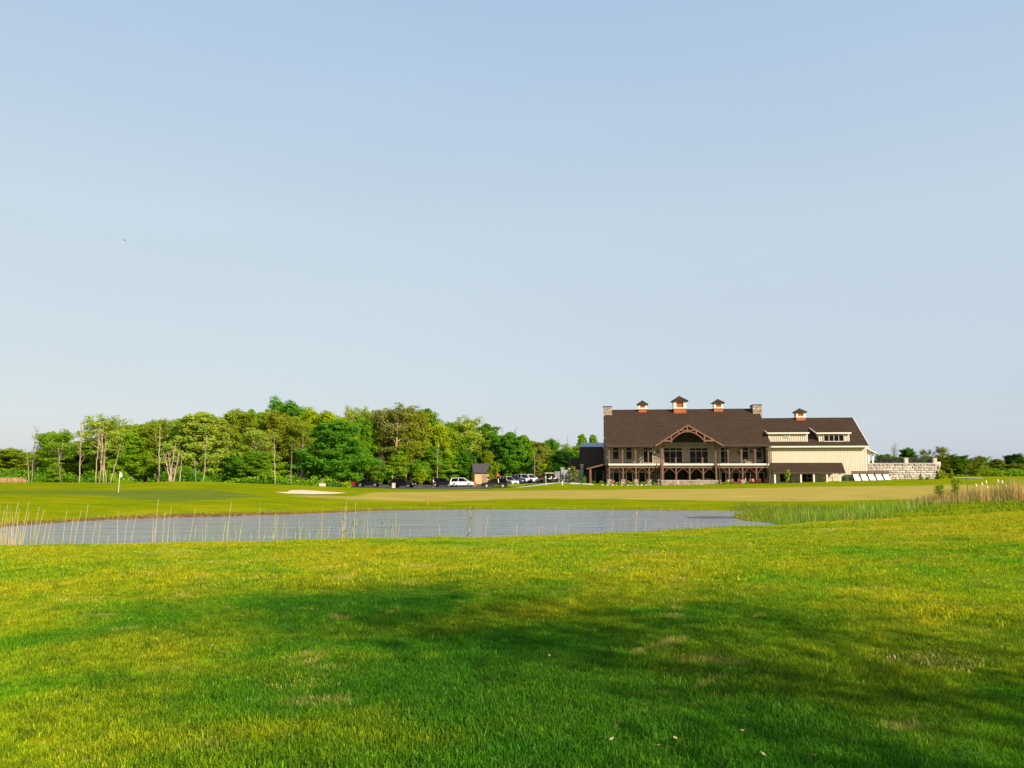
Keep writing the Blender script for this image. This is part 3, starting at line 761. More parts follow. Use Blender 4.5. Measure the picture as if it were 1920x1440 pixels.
# small trees along the lot
for u, vt, w, Y, k, c, lab in [
    (712, 863, 43, 168, 'ball', 'mid', 'rounded dense green tree above the long black car'),
    (788, 857, 50, 169, 'ball', 'mid', 'rounded dense green tree behind the small yellow green sapling'),
    (654, 878, 26, 166, 'young_a', 'yellow', 'small yellow green tree above the dark red car'),
    (791, 879, 16, 164, 'young_a', 'yellow', 'small yellow green sapling between two black vehicles'),
    (103, 868, 24, 117, 'layer_b', 'bright', 'small bright green conical tree below the airy leafy tree'),
    (1001, 872, 26, 172, 'ball', 'deep', 'small dark round tree behind the silver cars'),
    (1019, 870, 22, 168, 'young_a', 'yellow', 'small yellow green tree beside the dark round one'),
    (1077, 874, 12, 148, 'young_b', 'brown', 'small copper leaved tree before the grey garden wall'),
    (1476, 880, 9, 140.5, 'young_b', 'pale', 'young pale leaved tree in front of the open shed roof'),
    (925, 866, 20, 158, 'young_b', 'olive', 'small olive tree in front of the shed'),
    ]:
    T(u, vt, w, Y, k, c, lab, 'small_tree', group='small trees by the parking lot' if u < 1050 else None)
# second row behind, nothing tells these apart
for i in range(52):
    u = -60+i*22+R.uniform(-9, 9); Y = 186+R.uniform(-6, 6) if u > 650 else 160+R.uniform(-6, 6)
    vt = np.interp(u, [-60, 30, 160, 230, 400, 520, 620, 760, 830, 910, 1000, 1030, 1100], [852, 850, 828, 800, 784, 776, 778, 776, 797, 804, 832, 842, 848])+R.uniform(-2, 10)
    T(u, vt, R.uniform(50, 66), Y, R.choice(['round_a', 'round_b', 'round_c', 'tall_b', 'layer_a']), R.choice(['olive', 'mid', 'mid', 'dark', 'yellow', 'bright']),
      'broadleaf tree deep in the wood showing only bits of crown between the front trees', group='trees deep inside the wood')
# right hand wood
for u, vt, w, Y, k, c, lab, nm in [
    (1680, 837, 24, 230, 'bare_dome', None, 'leafless domed grey tree behind the black railing', 'bare_tree'),
    (1704, 841, 26, 210, 'round_a', 'dark', 'dark green rounded tree behind the first stone pillar of the railing', 'broadleaf_tree'),
    (1737, 843, 24, 215, 'sparse_c', 'pale', 'thin pale tree behind the right part of the railing', 'broadleaf_tree'),
    (1766, 838, 32, 215, 'sparse_c', 'pale', 'thin grey green tree just past the right end of the stone wall', 'broadleaf_tree'),
    (1770, 856, 30, 205, 'round_b', 'olive', 'olive tree just past the right end of the stone wall', 'broadleaf_tree'),
    (1798, 853, 40, 205, 'round_b', 'mid', 'green tree above the yellowish conifer', 'broadleaf_tree'),
    (1822, 860, 36, 215, 'round_c', 'olive', 'olive tree above the pale curved path', 'broadleaf_tree'),
    (1842, 855, 30, 235, 'sparse_b', 'pale', 'thin crown sticking out of the right hand treeline', 'broadleaf_tree'),
    (1872, 861, 30, 205, 'layer_b', 'pale', 'pale rounded willow like tree on the right', 'broadleaf_tree'),
    (1850, 868, 34, 210, 'round_c', 'rust', 'brownish low tree left of the pale rounded tree', 'broadleaf_tree'),
    (1898, 870, 36, 206, 'round_a', 'olive', 'olive tree at the right hand end of the treeline', 'broadleaf_tree'),
    (1922, 858, 30, 208, 'round_c', 'mid', 'green tree cut off by the right edge of the photo', 'broadleaf_tree'),
    (1904, 852, 40, 300, 'round_b', 'deep', 'dark far tree above the pale rounded tree', 'broadleaf_tree'),
    (1660, 852, 30, 212, 'round_c', 'mid', 'green tree behind the left part of the railing', 'broadleaf_tree'),
    (1684, 856, 34, 208, 'round_a', 'bright', 'bright green low tree in the middle behind the railing', 'broadleaf_tree'),
    (1724, 858, 34, 208, 'round_b', 'mid', 'green low tree behind the right part of the railing', 'broadleaf_tree'),
    (1746, 856, 26, 211, 'round_c', 'olive', 'olive low tree behind the last railing panel', 'broadleaf_tree')]:
    T(u, vt, w, Y, k, c, lab, nm, group='trees right of the clubhouse')
for i in range(16):
    u = 1640+i*22+R.uniform(-6, 6)
    T(u, 866+R.uniform(-4, 5) if u > 1760 else 870, R.uniform(26, 36), 203+R.uniform(-3, 5), R.choice(['round_a', 'layer_b', 'shrub_b', 'ball']), R.choice(['olive', 'mid', 'rust', 'bright']),
      'low tree in the scrubby edge of the right hand wood', group='low trees of the right hand wood edge')

# masses nobody could count
def leaf_mass(name, pts, size, colours, label, cat, flat=1):
    pts = np.array(pts); n = len(pts); r = np.random.default_rng(n)
    N = r.normal(size=(n, 3)); N[:, 2] += .5; N[:, 1] -= .3
    V, F = leaf_quads(pts, N, size, r)
    cl = np.array([GREENS[c] for c in colours]); cell = ((vnoise(pts[:, 0]*.22, pts[:, 2]*.4+pts[:, 1]*.1, 3)*.5+.5)*len(cl)*.999).astype(int).clip(0, len(cl)-1)
    tone = (.75+.5*r.random(n))[:, None]
    col = np.c_[cl[cell]*tone, np.ones(n)]
    me = np_mesh(name, V, F, LEAF, {'tone': np.repeat(col, 4, 0)})
    o = link(bpy.data.objects.new(name, me)); o.color = (1, 1, 1, 1)
    return tag(o, label, cat, kind='stuff')
def band(n, us, top, Y0, Y1, bottom=0.0, lump=.35):
    u = rng.uniform(us[0], us[1], n); Y = rng.uniform(Y0, Y1, n)
    x = (u-960)/FPX*Y; z0 = height(x, Y)
    tv = np.interp(u, [p[0] for p in top], [p[1] for p in top])
    r2 = sp_+(720-tv)/FPX*cp; ztop = EYE+r2*Y/(cp-(720-tv)/FPX*sp_)
    ztop = z0+(ztop-z0)*(1-lump*.5+lump*vnoise(x*.35, Y*.35, 8))
    return np.c_[x, Y, z0+bottom+(ztop-z0-bottom)*rng.random(n)**.8]
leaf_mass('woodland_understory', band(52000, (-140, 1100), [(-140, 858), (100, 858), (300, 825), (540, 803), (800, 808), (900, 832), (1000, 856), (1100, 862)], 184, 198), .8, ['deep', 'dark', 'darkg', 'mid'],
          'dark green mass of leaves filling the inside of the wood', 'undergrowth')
leaf_mass('woodland_undergrowth', band(26000, (-100, 660), [(-100, 886), (60, 884), (200, 886), (350, 884), (660, 888)], 119, 127, lump=1.2), .32, ['mid', 'dark', 'mid', 'bright', 'darkg'],
          'low leafy undergrowth along the foot of the wood behind the mound', 'undergrowth')
leaf_mass('lot_edge_undergrowth', band(20000, (640, 1060), [(640, 884), (760, 884), (900, 876), (1060, 876)], 175, 181, lump=1.0), .4, ['mid', 'dark', 'mid', 'bright', 'olive'],
          'dark leafy undergrowth between the parking lot and the wood', 'undergrowth')
leaf_mass('far_treeline', band(26000, (1600, 2100), [(1600, 866), (1750, 862), (1800, 866), (1880, 860), (2100, 858)], 320, 335, lump=.5), 1.1, ['deep', 'darkg', 'deep'],
          'dark distant treeline on the right horizon', 'treeline')
leaf_mass('scrub', band(16000, (1640, 2050), [(1640, 880), (1800, 877), (2050, 878)], 196, 202, lump=1.0), .42, ['olive', 'mid', 'rust', 'olive', 'mid'],
          'olive scrub along the foot of the right hand wood', 'scrub')

# shade trees behind the photographer, whose shadow lies across the near lawn
for i, (x, y, h, w) in enumerate([(10.4, -3.0, 8.9, 5.2), (15.8, -6.6, 8.4, 6.0), (22, -9, 8.4, 6.0)]):
    plant('shade_tree', 'tree', 'shade_a', (x, y, hz(x, y)-.05), w, h, 'mid', ['leafy tree behind the photographer, nearest of the shade trees', 'leafy tree behind the photographer, middle one of the shade trees', 'leafy tree behind the photographer, farthest right of the shade trees'][i], 'shade trees behind the photographer')

# ------------------------------------------------------------------ clubhouse
PHI = math.radians(7)
Ox, Oy, _ = at(1142, 905, 149)
ODIR = (math.cos(PHI), -math.sin(PHI)); DDIR = (math.sin(PHI), math.cos(PHI))
def L(u, v, yl):
    r = ray(u, v); t = (yl + Ox*DDIR[0]+Oy*DDIR[1])/(r[0]*DDIR[0]+r[1]*DDIR[1])
    X, Y = r[0]*t-Ox, r[1]*t-Oy
    return X*ODIR[0]+Y*ODIR[1], EYE+r[2]*t
def lx(u, yl=0): return L(u, 880, yl)[0]
def lz(v, yl=0, u=1290): return L(u, v, yl)[1]
def l2w(x, y): return Ox+x*ODIR[0]+y*DDIR[0], Oy+x*ODIR[1]+y*DDIR[1]
club = empty('clubhouse', (Ox, Oy, 0), -PHI)
tag(club, 'large two storey clubhouse with dark brown roofs, timber porches and a cream wing', 'clubhouse')
def part(name, mb, m, parent=None, smooth=False): return mb.build(name, m, parent or club, smooth)
WY = 3.6
xL, xR = lx(1137, -.8), lx(1446, -.8)
zE = lz(834, -.8); RY = 10.0; zR = lz(767.8, RY, 1270)
slope = (zR-zE)/(RY+.8)
def zroof(y): return zE+slope*(y+.8)
# walls of the main block
def gable(mb, x0, x1, y0, y1, yr, zt, zr, z0=-.6, n=1): return mb.slab([(x0, y0, z0), (x0, y1, z0), (x0, y1, zt), (x0, yr, zr), (x0, y0, zt)], (x1-x0, 0, 0))
zdeck = lz(869.2, 0); zdeck_b = lz(872.6, 0)
wz = zroof(WY)-.35
w = MB(); w.slab([(xL+.5, WY, zdeck), (xL+.5, 2*RY-WY, zdeck), (xL+.5, 2*RY-WY, wz), (xL+.5, RY, zR-.4), (xL+.5, WY, wz)], (xR-xL-1.0, 0, 0))
part('wall', w, GREIGE_SHADE)
SHADESTONE = stone_mat('shaded_stone', [(.05, .04, .035), (.15, .11, .085), (.09, .075, .065), (.20, .16, .12), (.11, .08, .06)], 2.0, (.05, .045, .04))  # field stone darkened, shade of the lower porch put into its colour
part('lower_wall', MB().box(xL+.5, xR-.5, WY+.02, 2*RY-WY-.02, -.8, zdeck-.003), SHADESTONE)
# roof with a notch for the portico
pc = lx(1291, -1.4); pl_, pr_ = lx(1229, -1.4), lx(1357.5, -1.4); zp = lz(794.5, -1.9); pfy = -1.9
yv = (zp-zE)/slope-.8
part('roof', MB().slab([(xL, -.8, zE), (pl_, -.8, zE), (pc, yv, zp), (pr_, -.8, zE), (xR, -.8, zE), (xR, RY, zR), (xL, RY, zR)], (0, 0, -.28)), SHING)
part('roof', MB().slab([(xL, 2*RY+.8, zE), (xL, RY+.01, zR), (xR, RY+.01, zR), (xR, 2*RY+.8, zE)], (0, 0, -.28)), SHING)
part('ridge_cap', MB().slab([(xL, RY-.2, zR-.1), (xL, RY, zR+.06), (xL, RY+.2, zR-.1)], (xR-xL, 0, 0)), SHING)
for sx, xe in ((-1, pl_), (1, pr_)):
    part('portico_roof', MB().slab([(xe, pfy, zE-.02), (xe, -.78, zE-.02), (pc+sx*.002, yv+.05, zp+.02), (pc+sx*.002, pfy, zp+.02)], (0, 0, -.22)), SHING)
    part('bargeboard', MB().beam((xe, pfy-.04, zE-.26), (pc, pfy-.04, zp-.27), .12, .27), TIMBER)
part('fascia', MB().box(xL, pl_-.05, -.9, -.8, zE-.32, zE-.02), DARKT)
part('fascia', MB().box(pr_+.05, xR, -.9, -.8, zE-.32, zE-.02), DARKT)
part('rake_board', MB().beam((xL-.06, -.8, zE-.16), (xL-.06, RY, zR-.16), .1, .36).beam((xL-.06, 2*RY+.8, zE-.16), (xL-.06, RY, zR-.16), .1, .36), DARKT)
part('rake_board', MB().beam((xR+.06, -.8, zE-.16), (xR+.06, RY, zR-.16), .1, .36).beam((xR+.06, 2*RY+.8, zE-.16), (xR+.06, RY, zR-.16), .1, .36), DARKT)
# gable wall inside the portico
gw = MB().slab([(pl_+.9, WY-.06, zdeck), (pr_-.9, WY-.06, zdeck), (pr_-.9, WY-.06, zE+.2), (pc, WY-.06, zp-.35), (pl_+.9, WY-.06, zE+.2)], (0, .05, 0))
part('portico_wall', gw, GREIGE_SHADE)
dk = lz(829.5, WY-.1)
k_ = (zp-.35-dk)/(zp-.35-zE-.2)
part('portico_shade_panel', MB().slab([(pc-(pc-pl_-.9)*k_, WY-.12, dk), (pc+(pr_-.9-pc)*k_, WY-.12, dk), (pc, WY-.12, zp-.35)], (0, .05, 0)), M('portico_shade', (.03, .024, .02), .8))  # upright dark panel painting the deep shade under the portico gable
# battens, far too fine to pick out singly
def battens(name, x0, x1, z0, z1, y, m, step=.42, w_=.06):
    mb = MB(); x = x0
    while x < x1: mb.box(x, x+w_, y-.022, y+.01, z0, z1); x += step
    return tag(part(name, mb, m), kind='stuff')
battens('siding_battens', xL+.6, xR-.6, zdeck, zroof(WY)-.6, WY-.015, GREIGE_SHADE)
# portico truss
ztb = lz(826, pfy)
for ua, ub in ((1242, 1260), (1322, 1340)):
    part('hammer_beam', MB().beam((lx(ua, pfy), pfy, lz(826.5, pfy)), (lx(ub, pfy), pfy, lz(826.5, pfy)), .22, .3), TIMBER)
_unused = MB()
_unused.beam((lx(1242, pfy), pfy, lz(826.5, pfy)), (lx(1260, pfy), pfy, lz(826.5, pfy)), .22, .3)
_unused.beam((lx(1322, pfy), pfy, lz(826.5, pfy)), (lx(1340, pfy), pfy, lz(826.5, pfy)), .22, .3)
arch = []
for i in range(15):
    f = i/14; u = 1259+f*(1323-1259); arch.append((lx(u, pfy), pfy, lz(828-19*math.sin(math.pi*f)**.8, pfy)))
a_ = MB()
for p_, q_ in zip(arch[:-1], arch[1:]): a_.beam(p_, q_, .20, .18, (0, 1, 0))
part('arch_truss', a_, TIMBER)
part('collar_beam', MB().beam((lx(1271, pfy), pfy+.01, lz(806.8, pfy)), (lx(1310, pfy), pfy+.01, lz(806.8, pfy)),   .18, .2), TIMBER)
for u, va, vb in ((1290.7, 796.5, 810.5), (1260, 815, 830), (1274, 808, 815.5), (1307.5, 808, 815.5), (1322.5, 815, 829.5)):
    part('truss_post', MB().box(lx(u, pfy)-.13, lx(u, pfy)+.13, pfy-.14, pfy+.13, lz(vb, pfy), lz(va, pfy)), TIMBER)
part('ceiling_beam', MB().beam((lx(1262, 1), 1, lz(829, 1)), (lx(1320, 1), 1, lz(829, 1)), .1, .12), BLACKM)
# ceiling fan lamp
part('ceiling_fan', MB().box(pc-.04, pc+.04, .8, .88, lz(826, 1), zp-.5).ball((pc, .84, lz(826, 1)), .22).beam((pc-.9, .84, lz(825, 1)), (pc+.9, .84, lz(825, 1)), .2, .04).beam((pc, 0, lz(825, 1)), (pc, 1.7, lz(825, 1)), .2, .04), BLACKM)
# deck
part('balcony_floor', MB().box(xL+.4, xR-.3, -.35, WY-.1, zdeck_b, zdeck), WHITE)
zb0, zb1 = lz(877.6, 0), lz(874.6, 0)
part('balcony_beam', MB().box(xL+.5, xR-.4, -.12, .12, zb0, zb1), TIMBER)
j = MB(); x = xL+.7
while x < xR-.5: j.box(x, x+.14, -.2, WY-.3, zb1+.003, zdeck_b-.003); x += 1.1
tag(part('deck_joists', j, TIMBER), kind='stuff')
# posts and braces
def brace(x, z, sx, size, y=0):
    mb = MB(); pts = []
    return mb.beam((x+sx*.1, y, z-size), (x+sx*(.1+size*.55), y, z-size*.38), .09, .10, (0, 1, 0)).beam((x+sx*(.1+size*.53), y, z-size*.40), (x+sx*(.1+size*1.05), y, z), .09, .10, (0, 1, 0))
    for i in range(5):
        f = i/4*math.pi/2; pts.append((x+sx*(.1+size*(1-math.cos(f))*1.0), y, z-size*(1-math.sin(f))))
    for p_, q_ in zip(pts[:-1], pts[1:]): mb.beam(p_, q_, .12, .14, (0, 1, 0))
    return mb
lower_posts = [1142.5, 1168.2, 1192.3, 1217, 1267.8, 1293, 1318.4, 1367.1, 1392.3, 1418]
for u in lower_posts:
    x = lx(u); z0 = .3
    part('post', MB().box(x-.125, x+.125, -.125, .125, hz(*l2w(x, 0))-.1, zb0-.003), TIMBER)
    for sx in (-1, 1):
        if u == 1142.5 and sx < 0: continue
        part('brace', brace(x, zb0-.02, sx, 1.05), TIMBER)
for u in (1242.3, 1343.5):
    x = lx(u, -.5); part('portico_post', MB().box(x-.2, x+.2, -.62, -.22, -.3, lz(829, -.5)), TIMBER)
    part('brace', brace(x+(.2 if u < 1290 else -.2), zb0-.02, 1 if u < 1290 else -1, .9), TIMBER)
for u in (1142.5, 1167.6, 1192, 1216, 1365.8, 1390.6, 1416.6, 1444):
    x = lx(u); part('post', MB().box(x-.115, x+.115, -.115, .115, zdeck+.003, zE-.3), TIMBER)
    for sx in (-1, 1):
        if (u < 1143 and sx < 0) or (u > 1440 and sx > 0): continue
        part('brace', brace(x, zE-.33, sx, .8), TIMBER)
for u in (1267.4, 1317.5): x = lx(u); part('newel_post', MB().box(x-.14, x+.14, -.14, .14, zdeck+.003, lz(857.5, 0)), TIMBER)
for u, y in ((1238.2, -.9), (1348.8, -.9), (1447, -.95)):
    x = lx(u, y); part('downpipe', MB().tube([(x, y, -.2), (x, y, zE-.3)], [.08, .08], 8), DARKT)
# railing
rl = MB(); zr_ = lz(858.6, 0)
rl.box(xL+.6, lx(1236), -.04, .03, zr_-.04, zr_+.03); rl.box(lx(1349), xR-.5, -.04, .03, zr_-.04, zr_+.03); rl.box(lx(1246), lx(1340), -.04, .03, zr_-.04, zr_+.03)
part('railing', rl, BLACKM)
cb = MB()
for k in range(1, 7):
    z = zdeck+(zr_-zdeck)*k/7; cb.box(xL+.6, lx(1236), -.012, .0, z-.006, z+.006); cb.box(lx(1349), xR-.5, -.012, .0, z-.006, z+.006); cb.box(lx(1246), lx(1340), -.012, .0, z-.006, z+.006)
tag(part('railing_cables', cb, BLACKM), kind='stuff')
# windows
def window(u0, u1, v0, v1, y, cols=1, transom=None, parent=None, fm=WHITE, fw_=.10, name='window', ref=None):
    x0, x1 = lx(u0, y), lx(u1, y); uc = (u0+u1)/2; z1, z0 = L(uc, v0, y)[1], L(uc, v1, y)[1]
    f = MB(); f.box(x0, x0+fw_, y-.1, y, z0, z1); f.box(x1-fw_, x1, y-.1, y, z0, z1); f.box(x0+fw_, x1-fw_, y-.1, y, z1-fw_, z1); f.box(x0+fw_, x1-fw_, y-.1, y, z0, z0+fw_)
    W_ = part(name, f, fm)
    n = cols
    for i in range(n):
        a = x0+fw_+(x1-x0-2*fw_)*i/n; b = x0+fw_+(x1-x0-2*fw_)*(i+1)/n
        zz = [(z0+fw_, z1-fw_)] if transom is None else [(z0+fw_, L(uc, transom, y)[1]), (L(uc, transom, y)[1]+.0, z1-fw_)]
        for (za, zb) in zz: MB().box(a+.03, b-.03, y-.06, y-.03, za+.03, zb-.03).build('pane', GLASS, W_)
        if i: MB().box(a-.035, a+.035, y-.09, y-.01, z0+fw_, z1-fw_).build('mullion', fm if fw_ > .08 else DARKT, W_)
    if transom is not None:
        zt = L(uc, transom, y)[1]; MB().box(x0+fw_, x1-fw_, y-.095, y-.012, zt-.05, zt+.05).build('mullion', fm, W_)
    return W_
yw = WY-.05
FR = M('taupe_frame', (.42, .37, .28), .6, var=.05)
for u0, u1, v0, v1, c, tr2 in ((1148.5, 1161.5, 838, 862.5, 1, 845.5), (1173.5, 1186, 838, 862.5, 1, 845.5), (1206, 1224.5, 838.5, 868.5, 2, 845.5),
                              (1351, 1369.5, 838.5, 868.5, 2, 845.5), (1392, 1404.5, 838, 863, 1, 845.5), (1417.8, 1430.5, 838, 863, 1, 845.5)):
    window(u0, u1, v0, v1, yw, c, tr2, fm=FR)
for u0, u1 in ((1244.6, 1280.5), (1293, 1329)): window(u0, u1, 839, 868.8, WY-.08, 3, 845.6, fm=FR)
for u0, u1 in ((1149, 1161.5), (1174, 1186.5), (1197, 1210), (1351, 1361), (1372, 1386), (1397, 1407)): window(u0, u1, 884.5, 905.5, WY, 1, None, fm=WHITE)
for u0, u1 in ((1421.5, 1432.5),): 
    dW = window(u0, u1, 885.5, 907, WY, 1, None, fm=WHITE, name='door')
for u0, u1 in ((1246, 1265), (1269, 1290), (1295, 1315), (1320, 1342)): window(u0, u1, 880, 905, WY, 2, None, fm=DARKT)  # dark glass added to stand in for the central bay's black shade
# wall lanterns
for u, v in ((1386, 850), (1409.5, 848), (1234, 848), (1438.5, 890)):
    y = WY-.2; x, z = L(u, v, y); part('wall_lantern', MB().box(x-.12, x+.12, y-.12, y+.12, z-.22, z+.22).box(x-.16, x+.16, y-.16, y+.16, z+.22, z+.28), BLACKM)
# stone base wall and piers
y0_ = -.75; part('stone_parapet', MB().box(lx(1239.5, y0_), lx(1351, y0_), y0_, y0_+.45, -.6, lz(901.2, y0_)), STONE)
part('parapet_coping', MB().box(lx(1239, y0_), lx(1351.5, y0_), y0_-.05, y0_+.5, lz(901.2, y0_)+.002, lz(900.3, y0_)), CONC)
for u in (1142.8, 1168.2, 1192.3, 1217, 1236, 1367.1, 1392.3):
    x = lx(u); part('stone_pier', MB().box(x-.42, x+.42, -.42, .42, -.6, lz(899, 0)), STONE)
# gable end and chimneys
def chimney(u0, u1, vt, y0, y1, zb):
    x0, x1 = lx(u0, y0), lx(u1, y0); zt = L((u0+u1)/2, vt, y0)[1]
    c_ = part('chimney', MB().box(x0, x1, y0, y1, zb, zt), STONE)
    MB().box(x0-.08, x1+.08, y0-.08, y1+.08, zt+.003, zt+.16).build('chimney_cap', DARKT, c_)
chimney(1132.8, 1149, 763, RY-1.6, RY+1.2, 8.0)
chimney(1415.5, 1432.3, 759.6, RY-1.6, RY+1.4, 8.0)
part('chimney_breast', MB().box(xL-.5, xL+.45, RY-2.2, RY+2.2, -.6, 9.0), STONE)
# cupolas
def cupola(uc, va, ue, ve, uf, vb, ub, vbase, yf, ridge_y):
    # uc centre, va apex, ue half eave px, ve eave, uf half frame px, vb frame bottom, ub half base px, vbase base bottom
    x = lx(uc, yf); s = lx(uc+1, yf)-lx(uc, yf); hw = uf*s; yc = ridge_y
    z = lambda v: L(uc, v, yf)[1]
    yf_ = yc-hw
    fr = MB(); zt, zm = z(ve+1), z(vb)
    t_ = .22*hw
    for sx in (-1, 1):
        for sy in (-1, 1): fr.box(x+sx*hw-(t_*2 if sx > 0 else 0), x+sx*hw+(t_*2 if sx < 0 else 0), yc+sy*hw-(t_*2 if sy > 0 else 0), yc+sy*hw+(t_*2 if sy < 0 else 0), zm, zt)
    fr.box(x-hw*1.06, x+hw*1.06, yc-hw*1.06, yc+hw*1.06, zm-.12, zm+.14); fr.box(x-hw*1.06, x+hw*1.06, yc-hw*1.06, yc+hw*1.06, zt-.1, zt+.1)
    c_ = part('cupola', fr, WHITE)
    MB().box(x-hw*.97, x+hw*.97, yc-hw*.97, yc+hw*.97, z(vbase)-2.2, zm-.12).build('cupola_base', COPPER, c_)
    lv = MB(); k = 6; lv.box(x-hw*.8, x+hw*.8, yc-hw*.8, yc+hw*.8, zm+.1, zt-.08)
    for i in range(k):
        zz = zm+.18+(zt-zm-.3)*i/k; lv.box(x-hw*.86, x+hw*.86, yc-hw*.86, yc+hw*.86, zz, zz+(zt-zm)/k*.45)
    lv.build('louvre', CEDAR, c_)
    e = ue*s; za = z(va); zv = z(ve)
    MB().add([(x-e, yc-e, zv), (x+e, yc-e, zv), (x+e, yc+e, zv), (x-e, yc+e, zv), (x, yc, za), (x-e, yc-e, zv-.1), (x+e, yc-e, zv-.1), (x+e, yc+e, zv-.1), (x-e, yc+e, zv-.1)],
             [(0, 1, 4), (1, 2, 4), (2, 3, 4), (3, 0, 4), (0, 5, 6, 1), (1, 6, 7, 2), (2, 7, 8, 3), (3, 8, 5, 0), (8, 7, 6, 5)]).build('cupola_roof', SHING, c_)
    MB().box(x-hw*1.15, x+hw*1.15, yc-hw*1.15, yc+hw*1.15, zt+.1, zv-.1 if zv-.1 > zt+.11 else zt+.15).build('cornice', WHITE, c_)
cupola(1207, 749.5, 11.0, 757.6, 8, 765.6, 8.7, 772.5, RY-1, RY)
cupola(1278, 740.8, 16.0, 751.2, 12, 764.8, 13.4, 773.8, RY-1.5, RY)
cupola(1350.8, 747, 12.2, 754.8, 8.6, 764.4, 9.6, 771.8, RY-1, RY)

# right wing
wx0, wx1 = xR+.02, lx(1626, 1.2); WFY = 1.2; WRY = 9.0
zWE = lz(834.6, .4, 1530); zWR = lz(783.2, WRY, 1530); wsl = (zWR-zWE)/(WRY-.4)
def zw(y): return zWE+wsl*(y-.4)
wlx1 = lx(1631, .4)
part('wall', MB().slab([(wx0, WFY, -.6), (wx0, 2*WRY-WFY, -.6), (wx0, 2*WRY-WFY, zw(WFY)-.3), (wx0, WRY, zWR-.35), (wx0, WFY, zw(WFY)-.3)], (wx1-wx0, 0, 0)), CREAM)['label'] = 'cream board and batten wall of the right wing'
BATT = M('cream_batten', (.56, .485, .37), .65, var=.05)
battens('siding_battens', wx0+.1, wx1, -.3, zw(WFY)-.75, WFY-.002, BATT, .42, .08)
part('roof', MB().slab([(wx0-.6, .4, zWE), (wlx1, .4, zWE), (wlx1, WRY, zWR), (wx0-.6, WRY, zWR)], (0, 0, -.25)), SHING)
part('roof', MB().slab([(wx0-.6, 2*WRY-.4, zWE), (wx0-.6, WRY+.01, zWR), (wlx1, WRY+.01, zWR), (wlx1, 2*WRY-.4, zWE)], (0, 0, -.25)), SHING)
part('fascia', MB().box(wx0-.05, wlx1+.02, .28, .4, zWE-.42, zWE-.12), WHITE)
part('gutter', MB().box(wx0-.05, wlx1+.02, .22, .42, zWE-.118, zWE-.002), DARKT)
part('rake_board', MB().beam((wlx1+.05, .4, zWE-.16), (wlx1+.05, WRY, zWR-.16), .1, .34).beam((wlx1+.05, 2*WRY-.4, zWE-.16), (wlx1+.05, WRY, zWR-.16), .1, .34), WHITE)
part('corner_board', MB().box(wx1-.2, wx1+.03, WFY-.04, WFY+.2, -.4, zWE-.4), WHITE)
def dormer(u0, u1, uf0, uf1, vf, vw, vb, yf):
    x0, x1 = lx(u0, yf), lx(u1, yf); zt = L((u0+u1)/2, vw, yf)[1]; zb = L((u0+u1)/2, vb, yf)[1]
    yb = 5.6; zbk = zw(yb)
    k = (zbk+.1-(zt+.15))/(yb-yf)
    d = part('dormer', MB().slab([(x0, yf, zb-.3), (x0, yb-.3, zb-.3), (x0, yb-.3, zt+k*(yb-.3-yf)), (x0, yf, zt)], (x1-x0, 0, 0)), CREAM)
    r0, r1 = lx(uf0, yf-.5), lx(uf1, yf-.5)
    MB().slab([(r0, yf-.5, zt+.15-.5*k), (r1, yf-.5, zt+.15-.5*k), (r1, yb+.9, zt+.15+k*(yb+.9-yf)), (r0, yb+.9, zt+.15+k*(yb+.9-yf))], (0, 0, -.14)).build('dormer_roof', SHING, d)
    MB().box(r0, r1, yf-.58, yf-.5, zt-.5*k-.12, zt+.14-.5*k).build('dormer_fascia', WHITE, d)
    MB().beam((r0-.04, yf-.5, zt-.5*k+.02), (r0-.04, yb+.9, zt+k*(yb+.9-yf)+.02), .08, .26).build('dormer_fascia', WHITE, d)
    mb = MB(); x = x0+.3
    while x < x1-.1: mb.box(x, x+.08, yf-.07, yf-.001, zb, zt-.02); x += .4
    tag(mb.build('siding_battens', BATT, d), kind='stuff')
    MB().box(x0-.03, x0+.14, yf-.05, yf-.031, zb, zt-.02).box(x1-.14, x1+.03, yf-.05, yf-.031, zb, zt-.02).build('corner_board', WHITE, d)
    return d
dormer(1443, 1516.5, 1441, 1520.5, 808.5, 811.2, 831.5, 1.5)
dormer(1538, 1595, 1533.5, 1599.5, 808.5, 811.2, 831.0, 1.5)
zv0, zv1 = L(1477, 821, 1.45)[1], L(1477, 812.5, 1.45)[1]; xv0, xv1 = lx(1472, 1.45), lx(1483, 1.45)
vf = part('gable_vent', MB().box(xv0, xv1, 1.38, 1.45, zv0, zv1), WHITE)
for k in range(6): MB().box(xv0+.1, xv1-.1, 1.34, 1.379, zv0+.08+(zv1-zv0-.16)*k/6, zv0+.08+(zv1-zv0-.16)*(k+.55)/6).build('slat', METAL, vf)
window(1546.5, 1585.5, 812.3, 828, 1.45, 4, 815.8, fm=WHITE)
cupola(1506, 764.7, 12.4, 772.3, 8.8, 781.6, 9.6, 788, WRY-1, WRY)
